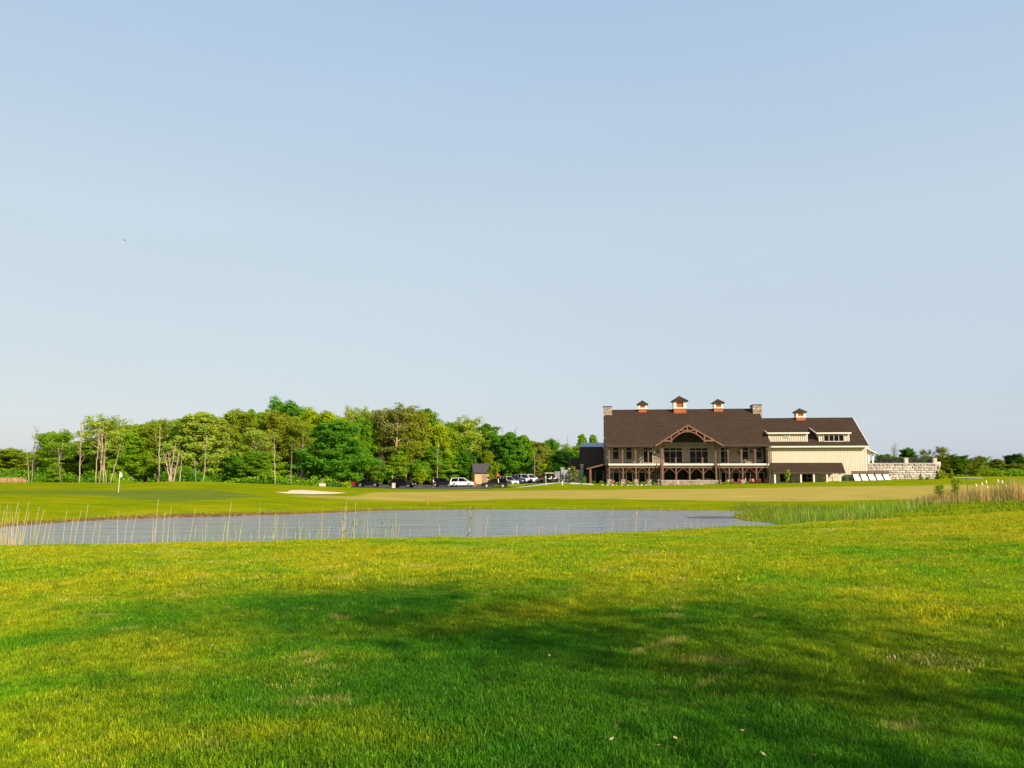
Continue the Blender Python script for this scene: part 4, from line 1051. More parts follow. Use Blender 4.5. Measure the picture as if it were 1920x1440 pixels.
# lean-to roof on the wing
LY = -2.0
zt0, zt1 = lz(867.6, WFY, 1520), lz(885.4, LY, 1520)
lt0, lt1 = lx(1448.5, LY), lx(1585, LY); lt2 = lx(1575, WFY)
part('lean_to_roof', MB().slab([(lt0, LY, zt1), (lt1, LY, zt1), (lt2+.4, WFY-.02, zt0), (wx0+.2, WFY-.02, zt0)], (0, 0, -.16)), SHING)
part('lean_to_fascia', MB().box(lt0, lt1, LY-.06, LY, zt1-.26, zt1-.02), DARKT)
for u in (1452.3, 1501, 1525.3, 1549.8, 1574):
    x = lx(u, LY+.3); part('porch_post', MB().box(x-.13, x+.13, LY+.17, LY+.43, -.2, zt1-.15), WHITE)
window(1462, 1482, 888, 903, WFY-.04, 2, None, fm=DARKT, name='door')
window(1503, 1522, 888, 904, WFY-.04, 2, None, fm=FR, name='door')
# porch at the right end of the wing
px0, px1 = wx1+.04, lx(1645, 1.6)
part('side_porch_roof', MB().slab([(px0, 1.3, lz(838.5, 1.6, 1630)), (px1, 1.3, lz(849, 1.6, 1630)), (px1, 7, lz(849, 1.6, 1630)), (px0, 7, lz(838.5, 1.6, 1630))], (0, 0, -.22)), WHITE)
part('side_porch_wall', MB().slab([(px0, 1.9, lz(840.5, 1.6, 1630)), (px1-.3, 1.9, lz(849.2, 1.6, 1630)), (px1-.3, 1.9, lz(851, 1.6, 1630)), (px0, 1.9, lz(851, 1.6, 1630))], (0, .12, 0)), CREAM)
for u in (1629.5, 1637.5): x = lx(u, 2); part('porch_post', MB().box(x-.12, x+.12, 1.9, 2.1, lz(869, 2, 1630), lz(851, 2, 1630)), WHITE)

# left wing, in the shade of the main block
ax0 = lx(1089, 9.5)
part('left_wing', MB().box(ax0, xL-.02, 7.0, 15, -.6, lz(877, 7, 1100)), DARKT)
zA0, zA1 = lz(877.5, 6, 1110), lz(837.6, 11.5, 1110)
part('roof', MB().slab([(ax0-.3, 6, zA0), (xL-.6, 6, zA0), (xL-.6, 12.2, zA1), (ax0-.3, 12.2, zA1)], (0, 0, -.25)), SHING)
part('metal_roof', MB().slab([(ax0-.1, 12.21, zA1), (xL+.2, 12.21, zA1), (xL+.2, 15.2, lz(830.2, 15.2, 1110)), (ax0-.1, 15.2, lz(830.2, 15.2, 1110))], (0, 0, -.2)), METAL)
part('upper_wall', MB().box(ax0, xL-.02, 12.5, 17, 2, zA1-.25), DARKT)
bx0_ = lx(1069, 9)
part('roof', MB().slab([(bx0_, 7.6, lz(878.5, 7.6, 1080)), (ax0-.32, 7.6, lz(878.5, 7.6, 1080)), (ax0-.32, 11, lz(858.8, 11, 1080)), (bx0_, 11, lz(858.8, 11, 1080))], (0, 0, -.2)), SHING)
part('porch_wall', MB().box(bx0_+.4, ax0-.02, 8.6, 14, -.6, lz(878.5, 7.6, 1080)), GREYST)
# lean porch at the left gable
q0 = lx(1101, 3.5)
part('side_porch_roof', MB().slab([(q0, 1.0, lz(877.8, 1, 1105)), (xL-.05, 1.0, lz(868.5, 1, 1130)), (xL-.05, 7, lz(868.5, 1, 1130)), (q0, 7, lz(877.8, 1, 1105))], (0, 0, -.22)), SHING)
part('bargeboard', MB().beam((q0-.05, .93, lz(878.2, 1, 1105)-.1), (xL-.03, .93, lz(869, 1, 1130)-.1), .1, .26), TIMBER)
xq = lx(1107, 1.2); part('post', MB().box(xq-.2, xq+.2, 1.1, 1.5, -.5, lz(878.4, 1, 1107)), TIMBER)
part('stone_gable', MB().box(xL-.1, xL+.49, WY+.1, 7.6, -.6, zdeck+3.2), STONE)
part('glass_door', MB().box(lx(1113, 6.8), lx(1131, 6.8), 6.7, 6.9, -.2, 2.8), GLASS)
for u in (1116, 1131): x = lx(u, 6.6); part('door_frame', MB().box(x-.05, x+.05, 6.55, 6.65, -.2, 2.8), METAL)
x, z = L(1135.3, 821, 3); part('security_camera', MB().ball((xL-.25, 3.0, z), .16), WHITE)

# ------------------------------------------------------------------ limestone retaining wall with its own blocks
def block_mesh(i):
    r = np.random.default_rng(100+i); nx_, nz_ = 5, 3; V = []
    for j in range(nz_+1):
        for k in range(nx_+1):
            e = (j in (0, nz_)) or (k in (0, nx_))
            V.append(((k/nx_-.5)*.985, 0.0 if e else -.08-.07*r.random(), j/nz_*.97+(r.normal()*.02 if not e else 0)))
    n = len(V); V += [(-.4925, .6, 0), (.4925, .6, 0), (.4925, .6, .97), (-.4925, .6, .97)]
    F = [(j*(nx_+1)+k, j*(nx_+1)+k+1, (j+1)*(nx_+1)+k+1, (j+1)*(nx_+1)+k) for j in range(nz_) for k in range(nx_)]
    c = [0, nx_, n-1, n-1-nx_]
    F += [(c[0], n, n+1, c[1]), (c[1], n+1, n+2, c[2]), (c[2], n+2, n+3, c[3]), (c[3], n+3, n, c[0]), (n+1, n, n+3, n+2)]
    me = bpy.data.meshes.new('stone_block'); me.from_pydata(V, [], F); me.materials.append(LIME); me.update(); return me
blocks = [block_mesh(i) for i in range(7)]
RWY = 1.6; rx0, rx1 = lx(1626.6, RWY), lx(1756.5, RWY); zrt = lz(869.6, RWY, 1690)
rwx, rwy = l2w(rx0, RWY)
rw = empty('retaining_wall', (rwx, rwy, 0), -PHI); tag(rw, 'pale limestone block retaining wall right of the cream wing', 'wall')
rh = .425; Lw = rx1-rx0
for row in range(9):
    z = zrt-rh*(row+1); x = 0.0
    gz_ = hz(rwx, rwy)
    while x < Lw-.05:
        bw = R.choice([.55, .8, 1.05, 1.35, .65]); bw = min(bw, Lw-x)
        o = link(bpy.data.objects.new('block', R.choice(blocks)), rw)
        o.location = (x+bw/2, R.uniform(-.05, .05), z); o.scale = (bw*.975, 1, rh*.965); x += bw
MB().box(-.1, Lw+.1, .12, .7, -1, zrt-.03).build('core', M('dark_mortar', (.13, .10, .08), .9, var=.1), rw)  # dark core showing in the joints between the blocks
MB().box(-.1, Lw+.15, -.22, .75, zrt+.003, zrt+.14).build('coping', LIME, rw)
for u in (1700.5, 1754.5):
    x = lx(u, RWY)-rx0; MB().box(x-.3, x+.3, -.05, .6, zrt+.143, zrt+1.0).box(x-.36, x+.36, -.1, .66, zrt+1.0, zrt+1.1).build('pillar', LIME, rw)
# stepped end of the wall, going back
for k in range(5):
    o = link(bpy.data.objects.new('block', blocks[k]), rw); o.location = (Lw+.5+k*.12, .5+k*.6, zrt-.5-k*.28); o.scale = (.9, 1, .9)
# railing
fx0, fx1 = lx(1645, RWY), lx(1752, RWY)
fn = empty('railing_fence', (*l2w(fx0, RWY+.9), zrt+.1), -PHI); tag(fn, 'black metal railing standing on top of the limestone wall', 'fence')
Lf = fx1-fx0; hf = lz(857.5, RWY, 1690)-zrt-.1
MB().box(0, Lf, -.03, .03, hf-.06, hf).box(0, Lf, -.03, .03, .1, .15).build('rail', BLACKM, fn)
k = 0; x = 0
while x < Lf+.01: MB().box(x-.05, x+.05, -.05, .05, 0, hf+.08).build('fence_post', BLACKM, fn); x += 1.05
b_ = MB(); x = .13
while x < Lf: b_.box(x-.016, x+.016, -.016, .016, .1, hf); x += .10
tag(b_.build('balusters', BLACKM, fn), kind='stuff')

# five ball bays with white slanting covers
for i in range(5):
    u0 = 1598+i*14.15; y = -.2; x = lx(u0+6, y); wxy = l2w(x, y); zz = L(u0+6, 889.5, y)[1]; zg = hz(*wxy)
    st = empty('covered_stall', (*wxy, zg), -PHI)
    which = ['leftmost of the five white slanting stall covers, against the cream wall', 'second white slanting stall cover from the left', 'middle one of the five white slanting stall covers', 'fourth white slanting stall cover, partly before the limestone wall', 'rightmost white slanting stall cover, wholly before the limestone wall'][i]
    tag(st, which, 'stall cover', 'white slanting stall covers at the end of the cream wing')
    hw = .55; zt = zz-zg; ztop = L(u0+6, 884, y)[1]-zg
    MB().slab([(-hw+.03, .0, zt), (hw-.03, .0, zt), (hw+.12, -.75, .02), (-hw+.12, -.75, .02)], (0, .06, .02)).build('cover', WHITE, st)
    MB().box(-hw-.03, hw+.03, .04, .5, zt, ztop).box(-hw-.06, hw+.06, -.04, .54, ztop, ztop+.07).build('head_box', M('taupe_boards', (.13, .085, .075), .7), st)
    for sx in (-1, 1): MB().box(sx*(hw+.07)-.045, sx*(hw+.07)+.045, -.3, .5, 0, zt-.003).build('side_post', DARKT, st)
    MB().box(-hw, hw, .3, .36, 0, zt).build('back_panel', DARKT, st)

# garden wall on the left
gwx, gwy = l2w(lx(1040, 6), 6)
gwl = empty('garden_wall', (gwx, gwy, 0), -PHI); tag(gwl, 'grey stone garden wall with pillars left of the clubhouse', 'wall')
X0 = lx(1040, 6)
MB().box(0, lx(1092, 6)-X0, 0, .5, -.6, lz(884, 6, 1065)).build('wall', GREYST, gwl)
MB().box(lx(1057, 6)-X0, lx(1092, 6)-X0, -.06, .0, -.6, lz(881, 6, 1065)).build('wall', GREYST, gwl)
for u, v in ((1054.5, 878), (1069, 879), (1091, 872)):
    x = lx(u, 6)-X0; MB().box(x-.3, x+.3, -.2, .6, -.6, lz(v, 6, 1065)).build('pillar', GREYST, gwl)
    MB().box(x-.38, x+.38, -.28, .68, lz(v, 6, 1065)+.002, lz(v, 6, 1065)+.15).build('pillar_cap', CONC, gwl)

def onpx(u, Y): x = xat(u, Y); return (x, Y, hz(x, Y))
# columnar dark shrubs before the grey wall, conifers, rounded shrubs
cl = ['leftmost dark columnar shrub before the grey garden wall', 'second dark columnar shrub before the grey garden wall', 'third dark columnar shrub, just left of the copper leaved tree', 'dark columnar shrub just right of the copper leaved tree', 'last dark columnar shrub before the black porch']
for i, u in enumerate((1054.5, 1061.5, 1068.5, 1085, 1092)):
    lo = onpx(u, 150); plant('columnar_shrub', 'shrub', 'column', lo, .9, 1.75, 'deep', cl[i], 'dark columnar shrubs before the grey garden wall')
for u, Y, h, w_, c, lab, k in ((1096, 146, 1.7, .8, 'mid', 'green columnar shrub by the black porch', 'column'),
        (1726, 138, 1.35, .95, 'olive', 'small olive green conifer at the foot of the limestone wall', 'cone'), (1757, 138, 1.75, 1.05, 'deep', 'dark green conifer at the right end of the limestone wall', 'cone'),
        (1784, 142, 2.2, 1.1, 'rust', 'yellowish brown conifer past the end of the limestone wall', 'cone'),
        (1738, 138, .4, 1.0, 'deep', 'low dark creeping shrub between the two small conifers', 'smallshrub'),
        (1582.5, 138.5, 1.15, .95, 'deep', 'left rounded dark shrub by the cream wall', 'smallshrub'), (1595.5, 138.5, 1.1, .85, 'deep', 'right rounded dark shrub beside the stall covers', 'smallshrub'),
        (1768, 141, .7, 1.6, 'olive', 'spreading olive shrub right of the dark green conifer', 'smallshrub')):
    plant('conifer' if k == 'cone' else 'shrub', 'conifer' if k == 'cone' else 'shrub', k, onpx(u, Y), w_, h, c, lab)
# bedding shrubs along the porch
flowers = [(1113, 'dark', .8, 'round green shrub under the left porch'), (1128, 'mid', .9, 'green shrub at the left corner of the clubhouse'), (1139, 'yellow', .5, 'low yellow green shrub at the corner post'),
           (1161, 'olive', .8, 'olive shrub between the first two porch piers'), (1178, 'rust', .9, 'rusty red shrub between the second and third piers'), (1203, 'mid', .8, 'green shrub between the third and fourth piers'),
           (1224, 'darkg', .8, 'blue green shrub left of the stone parapet'), (1226, 'pale', .4, 'low pale green clump left of the stone parapet'), (1188, 'yellow', .8, 'yellowish shrub at the third porch pier'), (1211, 'olive', .8, 'olive shrub at the fourth porch pier'),
           (1363, 'yellow', .8, 'yellow green shrub right of the stone parapet'), (1400, 'mid', .6, 'low green shrub between the red chairs'), (1371, 'olive', .5, 'small olive shrub left of the first red chairs')]
for u, c, h, lab in flowers:
    plant('shrub', 'shrub', 'smallshrub', onpx(u, 146.3 if u < 1240 else 143.5), h*1.25, h, c, lab, 'bedding shrubs along the porch')
# low hedge by the path
leaf_mass('hedge_row', np.array([[-3.2+t_*10.4+a*.5, 138.2+t_*11+b*.6, 0] for t_, a, b in zip(rng.random(5000), rng.normal(size=5000), rng.normal(size=5000))]) + np.c_[np.zeros((5000, 2)), rng.random(5000)*.42-.1], .12, ['olive', 'yellow', 'mid'],
          'low yellow green planting strip beside the footpath', 'hedge')
# stones edging the beds
for i in range(26):
    u = 1070+i*2.9+R.uniform(-1, 1) if i < 15 else 1130+(i-15)*9+R.uniform(-2, 2)
    lo = onpx(u, 145.8); r_ = R.uniform(.14, .26)
    m_ = MB().ball((0, 0, 0), (r_*1.2, r_, r_*.6), 7, 5); m_.v = [(a+R.uniform(-.03, .03), b+R.uniform(-.03, .03), c+R.uniform(-.02, .02)) for a, b, c in m_.v]
    o = m_.build('edging_rock', CONC); o.location = (lo[0], lo[1], lo[2]+.08); tag(o, 'pale edging rock of the flower bed along the clubhouse', 'rock', 'edging rocks of the clubhouse bed')

# adirondack chairs
def chair(loc, rz, m, label, group):
    c = empty('garden_chair', loc, rz, (.86, .86, .86)); tag(c, label, 'chair', group)
    MB().slab([(-.28, -.3, .38), (.28, -.3, .38), (.28, .25, .26), (-.28, .25, .26)], (0, 0, -.04)).build('seat', m, c)
    for k in range(5): MB().slab([(-.29+k*.118, .22, .26), (-.29+k*.118+.105, .22, .26), (-.32+k*.13+.115, .48, .98+.05*(2-abs(k-2))), (-.32+k*.13, .48, .98+.05*(2-abs(k-2)))], (0, .03, 0)).build('slat', m, c)
    for sx in (-1, 1):
        MB().box(sx*.36-.07, sx*.36+.07, -.38, .35, .54, .57).build('armrest', m, c)
        MB().box(sx*.33-.02, sx*.33+.02, -.33, -.23, 0, .54).build('leg', m, c); MB().beam((sx*.33, .3, .5), (sx*.33, .42, 0), .04, .09).build('leg', m, c)
    return c
BRN = M('brown_paint', (.22, .07, .04), .5)
for u, m, lab in ((1373.5, RED, 'red garden chair, leftmost of the red chairs under the right porch'), (1385, RED, 'second red garden chair from the left under the right porch'), (1407, RED, 'red garden chair left of the green door with the white frame'),
                  (1413, RED, 'red garden chair, fourth from the left under the right porch'), (1423, RED, 'red garden chair before the door with the white frame'), (1438, RED, 'red garden chair, rightmost, beside the stone end wall'),
                  (1150, BRN, 'brown red garden chair before the first window on the left porch'), (1176, BRN, 'brown red garden chair between the second and third porch piers')):
    x = lx(u, -.9); X, Y = l2w(x, -.9 if m is RED else -.6); chair((X, Y, hz(X, Y)+.02), R.uniform(-.5, .5)-PHI, m, lab, 'garden chairs along the porch')
# tables under the porch with white tops
for i, (u, y) in enumerate(((1309, .8), (1331, .8), (1321, 1.8), (1492, -1), (1513, -1), (1538, -1), (1560, -1))):
    X, Y = l2w(lx(u, y), y); tb = empty('patio_table', (X, Y, max(0.02, hz(X, Y))), -PHI)
    zt = .95 if u < 1400 else .75
    tag(tb, ['round table with a pale top behind the stone parapet, left one', 'round table with a pale top behind the right end of the parapet', 'round table with a pale top deepest under the porch', 'dark table under the lean-to roof near the young tree', 'dark table under the lean-to roof left of its second post',
             'dark table under the lean-to roof between its third and fourth posts', 'dark table under the right end of the lean-to roof'][i], 'table', 'tables under the porches')
    mm = WHITE if u < 1400 else DARKT
    MB().tube([(0, 0, zt-.05), (0, 0, zt)], [.55, .55], 16).build('tabletop', mm, tb); MB().tube([(0, 0, 0), (0, 0, zt-.052)], [.06, .05], 8).build('leg', DARKT, tb); MB().tube([(0, 0, 0), (0, 0, .04)], [.3, .28], 12).build('foot', DARKT, tb)

# ------------------------------------------------------------------ shed, parasol, posts
sx_, sy_, sz_ = onpx(890, 166)
sh = empty('shed', (sx_, sy_, sz_), .22); tag(sh, 'small tan wooden shed with a dark shingle roof behind the cars', 'shed')
TAN = M('tan_boards', (.50, .31, .16), .75, var=.12, scale=1)
hh = 2.7; wS = 4.5
MB().slab([(0, 0, 0), (0, 4, 0), (0, 4, hh), (0, 2, hh+1.55), (0, 0, hh)], (wS, 0, 0)).build('wall', TAN, sh)
MB().slab([(-.3, -.4, hh-.15), (wS+.3, -.4, hh-.15), (wS+.3, 2, hh+1.75), (-.3, 2, hh+1.75)], (0, 0, -.15)).build('roof', M('charcoal_shingles', (.05, .045, .05), .9), sh)
MB().slab([(-.3, 4.4, hh-.15), (-.3, 2.01, hh+1.75), (wS+.3, 2.01, hh+1.75), (wS+.3, 4.4, hh-.15)], (0, 0, -.15)).build('roof', MATS['charcoal_shingles'], sh)
for s_ in (0, 1): MB().beam((wS+.35, -.4 if s_ == 0 else 4.4, hh-.22), (wS+.35, 2, hh+1.68), .08, .26).build('bargeboard', TAN, sh)
MB().box(1.6, 2.6, -.06, 0, .1, 2.1).build('door', M('grey_brown_door', (.24, .17, .10), .8, var=.3), sh)
px_ = empty('parasol', onpx(931.5, 160)); tag(px_, 'folded down red parasol by the shed gable', 'parasol')
px_['label'] = 'red parasol standing by the shed gable'
MB().tube([(0, 0, 0), (0, 0, 2.7)], [.04, .03], 6).build('pole', WHITE, px_)
cv = MB(); cv.v = [(0, 0, 2.75)]+[(.78*math.cos(k*math.pi/4), .78*math.sin(k*math.pi/4), 1.65) for k in range(8)]; cv.f = [(0, 1+k, 1+(k+1) % 8) for k in range(8)]+[tuple(range(8, 0, -1))]
cv.build('canopy', M('red_canvas', (.62, .025, .02), .7, var=.05), px_)
b0 = onpx(889.5, 152); o = MB().box(-.35, .35, -.35, .35, 0, .75).box(-.4, .4, -.4, .4, .75, .85).build('planter', M('brick_red', (.35, .10, .05), .8)); o.location = b0; tag(o, 'small brick red planter between the white vehicle and the shed', 'planter')

# flagstick on the green
fg = hit(222, 923.8); f0 = (fg[0], fg[1], hz(*fg)); fl = empty('flagstick', f0); tag(fl, 'golf flagstick with a small white flag on the putting green', 'flagstick')
ft = at(223.8, 884, fg[1])[2]-f0[2]
MB().tube([(0, 0, 0), (.05, 0, ft)], [.02, .016], 8).build('pole', M('white_paint', (.8, .8, .8), .4, var=.02), fl)
me_ = MB(); n_ = 6
for i in range(n_+1):
    f = i/n_; h_ = .26*(1-f*.55); me_.v += [(.05+f*.24, .04*math.sin(f*5), ft-.05-.26-f*.12-h_), (.05+f*.24, .04*math.sin(f*5), ft-.05-.26+h_-f*.1)]
me_.f = [(2*i, 2*i+2, 2*i+3, 2*i+1) for i in range(n_)]
fo = me_.build('flag', MATS['white_paint'], fl); sm = fo.modifiers.new('thick', 'SOLIDIFY'); sm.thickness = .012
# red stake, white post, bollard, bin
h_ = hit(802, 947); o = MB().box(-.05, .05, -.05, .05, 0, .66).build('hazard_stake', M('faded_red', (.50, .14, .06), .6)); o.location = (h_[0], h_[1], hz(*h_)); tag(o, 'short faded red stake on the far pond bank', 'stake')
lo = onpx(1024, 143); o = MB().tube([(0, 0, 0), (-.1, 0, 1.9)], [.035, .03], 6).build('marker_post', MATS['white_paint']); o.location = lo; tag(o, 'thin white marker post beside the footpath', 'post')
lo = onpx(1054.3, 143.5); bl = empty('bollard_light', lo); tag(bl, 'white bollard light before the first columnar shrub', 'bollard'); MB().tube([(0, 0, 0), (0, 0, .75)], [.09, .09], 8).build('column', MATS['white_paint'], bl); MB().tube([(0, 0, .753), (0, 0, .95)], [.13, .11], 8).build('lamp_head', BLACKM, bl)
lo = onpx(738.5, 143); bn = empty('tee_box_bin', lo); tag(bn, 'pale box shaped bin left of the second black vehicle', 'bin'); MB().box(-.28, .28, -.28, .28, 0, .85).build('body', CONC, bn); MB().box(-.3, .3, -.3, .3, .853, .93).build('lid', WHITE, bn)
lo = onpx(736, 152); o = MB().tube([(0, 0, 0), (0, 0, 2.3)], [.05, .05], 6).build('sign_post', CONC); o.location = lo; tag(o, 'thin pale post at the edge of the wood above the bin', 'post')
lo = onpx(605, 119); o = MB().box(-.5, .5, -.1, .1, 0, .5).build('low_sign', CONC); o.location = lo; tag(o, 'small pale marker board at the foot of the wood behind the bunker', 'sign')
# pale curved path far right
tag(sheet('garden_path', [onpx(1783, 150)[:2], onpx(1815, 141)[:2], onpx(1842, 140)[:2]], [onpx(1783, 156)[:2], onpx(1815, 152)[:2], onpx(1842, 142)[:2]], CONC, .12, 24, 4), 'pale curved path past the end of the limestone wall', 'path', kind='structure')
# dry brush strip far left
# ------------------------------------------------------------------ vehicles
def paint(name, c): return M(name, c, .28, metal=.15, var=.02, spec=.6)
BLACKP = paint('black_car_paint', (.008, .008, .01)); WHITEP = paint('white_car_paint', (.78, .78, .78)); REDP = paint('dark_red_car_paint', (.28, .01, .02))
SILVP = paint('silver_car_paint', (.42, .43, .45)); BLUEP = paint('dark_blue_car_paint', (.02, .035, .09)); GREYP = paint('grey_car_paint', (.10, .11, .12)); TAILM = M('tail_lamp', (.5, .02, .015), .2, var=.02); HEADM = M('head_lamp', (.75, .75, .72), .15, var=.02)
def vehicle(kind, loc, rz, pm, name, label, hatch=False, group='cars on the parking lot'):
    c = empty(name, loc, rz); tag(c, label, 'car', group)
    if kind == 'suv': Lh, bz, ht, prof = 2.35, .98, 1.70, [(-2.33, .30), (-2.36, .62), (-2.30, .98), (1.15, 1.02), (2.05, .92), (2.33, .74), (2.36, .34)]; cab = [(-2.22, .97), (-1.98, 1.62), (-1.6, 1.70), (.25, 1.68), (1.28, 1.0)]
    elif kind == 'sedan': Lh, bz, ht, prof = 2.4, .88, 1.45, [(-2.36, .28), (-2.42, .55), (-2.34, .90), (1.1, .92), (2.1, .80), (2.40, .62), (2.42, .3)]; cab = [(-1.85, .89), (-1.15, 1.38), (-.8, 1.45), (.35, 1.43), (1.25, .90)]
    else: Lh, bz, ht, prof = 2.8, 1.1, 1.85, [(-2.85, .45), (-2.85, 1.12), (-.6, 1.12), (1.4, 1.14), (2.6, 1.04), (2.82, .85), (2.84, .45)]; cab = [(-.75, 1.10), (-.6, 1.72), (-.35, 1.84), (.75, 1.82), (1.55, 1.12)]
    W2 = .93
    mb = MB(); n = len(prof); secs = [(-W2, .93), (-W2+.07, 1.0), (W2-.07, 1.0), (W2, .93)]
    zc = .62
    for y, s in secs: mb.v += [(x*(.985 if s < 1 else 1), y, zc+(z-zc)*s) for x, z in prof]
    for k in range(3): mb.f += [(k*n+i, k*n+(i+1) % n, (k+1)*n+(i+1) % n, (k+1)*n+i) for i in range(n)]
    mb.f += [tuple(range(n-1, -1, -1)), tuple(3*n+i for i in range(n))]
    mb.build('body', pm, c)
    m = len(cab); g = MB(); zb, zt = cab[0][1], max(z for _, z in cab)
    def yy(z): return W2-.06-(z-zb)/(zt-zb)*.22
    g.v = [(x, -yy(z), z) for x, z in cab]+[(x, yy(z), z) for x, z in cab]
    g.f = [tuple(range(m)), tuple(range(2*m-1, m-1, -1))]+[(i, i+m, (i+1) % m+m, (i+1) % m) for i in range(m)]
    g.build('windows', GLASS, c)
    ytop = yy(zt)+.015
    rf = MB().box(cab[2][0]-.1, cab[3][0]+.08, -ytop, ytop, zt-.045, zt+.03)
    for sy in (-1, 1):
        rf.beam((cab[3][0], sy*(ytop-.02), zt-.02), (cab[4][0], sy*(yy(zb)+.01), zb), .07, .07)
        rf.beam((cab[1][0]-.02, sy*(yy(cab[1][1])+.01), cab[1][1]), (cab[0][0]-.02, sy*(yy(zb)+.01), zb), .16, .12); rf.beam((cab[2][0], sy*(ytop-.02), zt-.02), (cab[1][0]-.02, sy*(yy(cab[1][1])+.01), cab[1][1]), .08, .09)
        xm = (cab[2][0]+cab[3][0])/2; rf.beam((xm, sy*(ytop), zt-.02), (xm-.05, sy*(yy(zb)+.012), zb), .09, .05)
    rf.build('roof', pm, c)
    wr = .36 if kind != 'pickup' else .41; wb = Lh*.61
    for xw in (-wb, wb):
        for sy in (-1, 1):
            w_ = MB().tube([(xw, sy*(W2-.20), wr), (xw, sy*(W2+.015), wr)], [wr, wr], 18).build('wheel', RUBBER, c)
            MB().tube([(xw, sy*(W2+.016), wr), (xw, sy*(W2+.03), wr)], [wr*.66, wr*.58], 14).build('rim', RIM, w_)
    for sy in (-1, 1):
        MB().box(prof[-2][0]-.16, prof[-2][0]+.005, sy*.66-.2, sy*.66+.2, prof[-2][1]-.12, prof[-2][1]+.02).build('headlight', HEADM, c)
        MB().box(prof[1][0]-.015, prof[1][0]+.12, sy*.74-.14, sy*.74+.14, prof[2][1]-.26, prof[2][1]-.02).build('tail_light', TAILM, c)
        MB().box(1.0 if kind != 'pickup' else 1.2, 1.18 if kind != 'pickup' else 1.4, sy*(W2+.06)-.09, sy*(W2+.06)+.09, zb+.02, zb+.17).build('mirror', pm, c)
    MB().box(prof[-1][0]-.02, prof[-1][0]+.02, -.5, .5, .4, .66).build('grille', BLACKM, c)
    if hatch: MB().slab([(-2.0, -.7, 1.66), (-2.0, .7, 1.66), (-2.95, .7, 1.98), (-2.95, -.7, 1.98)], (0, 0, .06)).build('tailgate', pm, c)
    return c
def V(kind, u, Y, rz, pm, label, hatch=False, name='parked_car', dz=0.0):
    lo = onpx(u, Y); return vehicle(kind, (lo[0], lo[1], lo[2]+.04+dz), rz, pm, name, label, hatch)
V('sedan', 656, 152, math.radians(188), REDP, 'dark red car half hidden by the mound, leftmost of the parked cars')
V('sedan', 691.5, 150, math.radians(-6), BLACKP, 'long black car with chrome window line between the dark red car and the pale bin')
V('suv', 755.5, 146, math.radians(-16), BLACKP, 'black vehicle just right of the pale bin, its headlight towards the lawn')
V('suv', 831, 152, math.radians(-8), BLACKP, 'black vehicle with its tailgate open, beside the white one', hatch=True)
V('suv', 867, 151.5, math.radians(-4), WHITEP, 'white vehicle parked between the black one with the open tailgate and the shed')
V('suv', 926.5, 139, math.radians(186), BLACKP, 'black vehicle nearest to the fairway, in front of the shed parasol')
V('pickup', 948, 148, math.radians(-48), SILVP, 'silver car directly behind the nearest black vehicle')
V('suv', 961, 153, math.radians(-50), BLUEP, 'dark blue vehicle parked in the row beyond the nearest black one')
V('pickup', 976, 156, math.radians(-52), SILVP, 'silver pickup parked right of the dark blue vehicle')
V('suv', 992, 160, math.radians(-52), WHITEP, 'white car at the far end of the row, left of the dark red one')
V('sedan', 1004, 164, math.radians(-54), REDP, 'dark red car beyond the white one near the golf carts')
V('suv', 1010, 170, math.radians(-10), REDP, 'red vehicle behind the golf carts')
# golf carts
def cart(u, Y, rz, label):
    lo = onpx(u, Y); c = empty('golf_cart', (lo[0], lo[1], lo[2]+.03), rz); tag(c, label, 'golf cart', 'golf carts left of the clubhouse')
    MB().slab([(-1.2, -.58, .28), (-1.2, -.58, .72), (-.5, -.58, .72), (-.45, -.58, .38), (.35, -.58, .38), (.65, -.58, .85), (1.15, -.58, .62), (1.2, -.58, .28)], (0, 1.16, 0)).build('body', REDP if 'dark red' in label else BLACKP, c)
    MB().box(-1.05, .75, -.6, .6, 1.82, 1.9).build('roof', WHITE if 'white' in label else DARKT, c)
    MB().box(-.55, -.05, -.52, .52, .723, .85).build('seat', WHITE, c); MB().slab([(-.6, -.52, .85), (-.48, -.52, .85), (-.6, -.52, 1.25), (-.72, -.52, 1.25)], (0, 1.04, 0)).build('backrest', WHITE, c)
    for x in (-.95, .62):
        for s_ in (-1, 1): MB().beam((x, s_*.55, .7), (x-.0, s_*.55, 1.82), .05, .05).build('roof_post', BLACKM, c)
    for x in (-.8, .8):
        for s_ in (-1, 1): MB().tube([(x, s_*.42, .24), (x, s_*.6, .24)], [.24, .24], 12).build('wheel', RUBBER, c)
    MB().beam((.45, -.25, .8), (.25, -.25, 1.1), .04, .04).build('steering_column', BLACKM, c)
cart(1017, 152, math.radians(200), 'golf cart with a dark roof, leftmost of the carts before the garden wall')
cart(1027, 151, math.radians(195), 'golf cart with a white roof in the middle of the carts')
cart(1036, 153, math.radians(190), 'golf cart with a dark roof, rightmost, nearest the clubhouse')

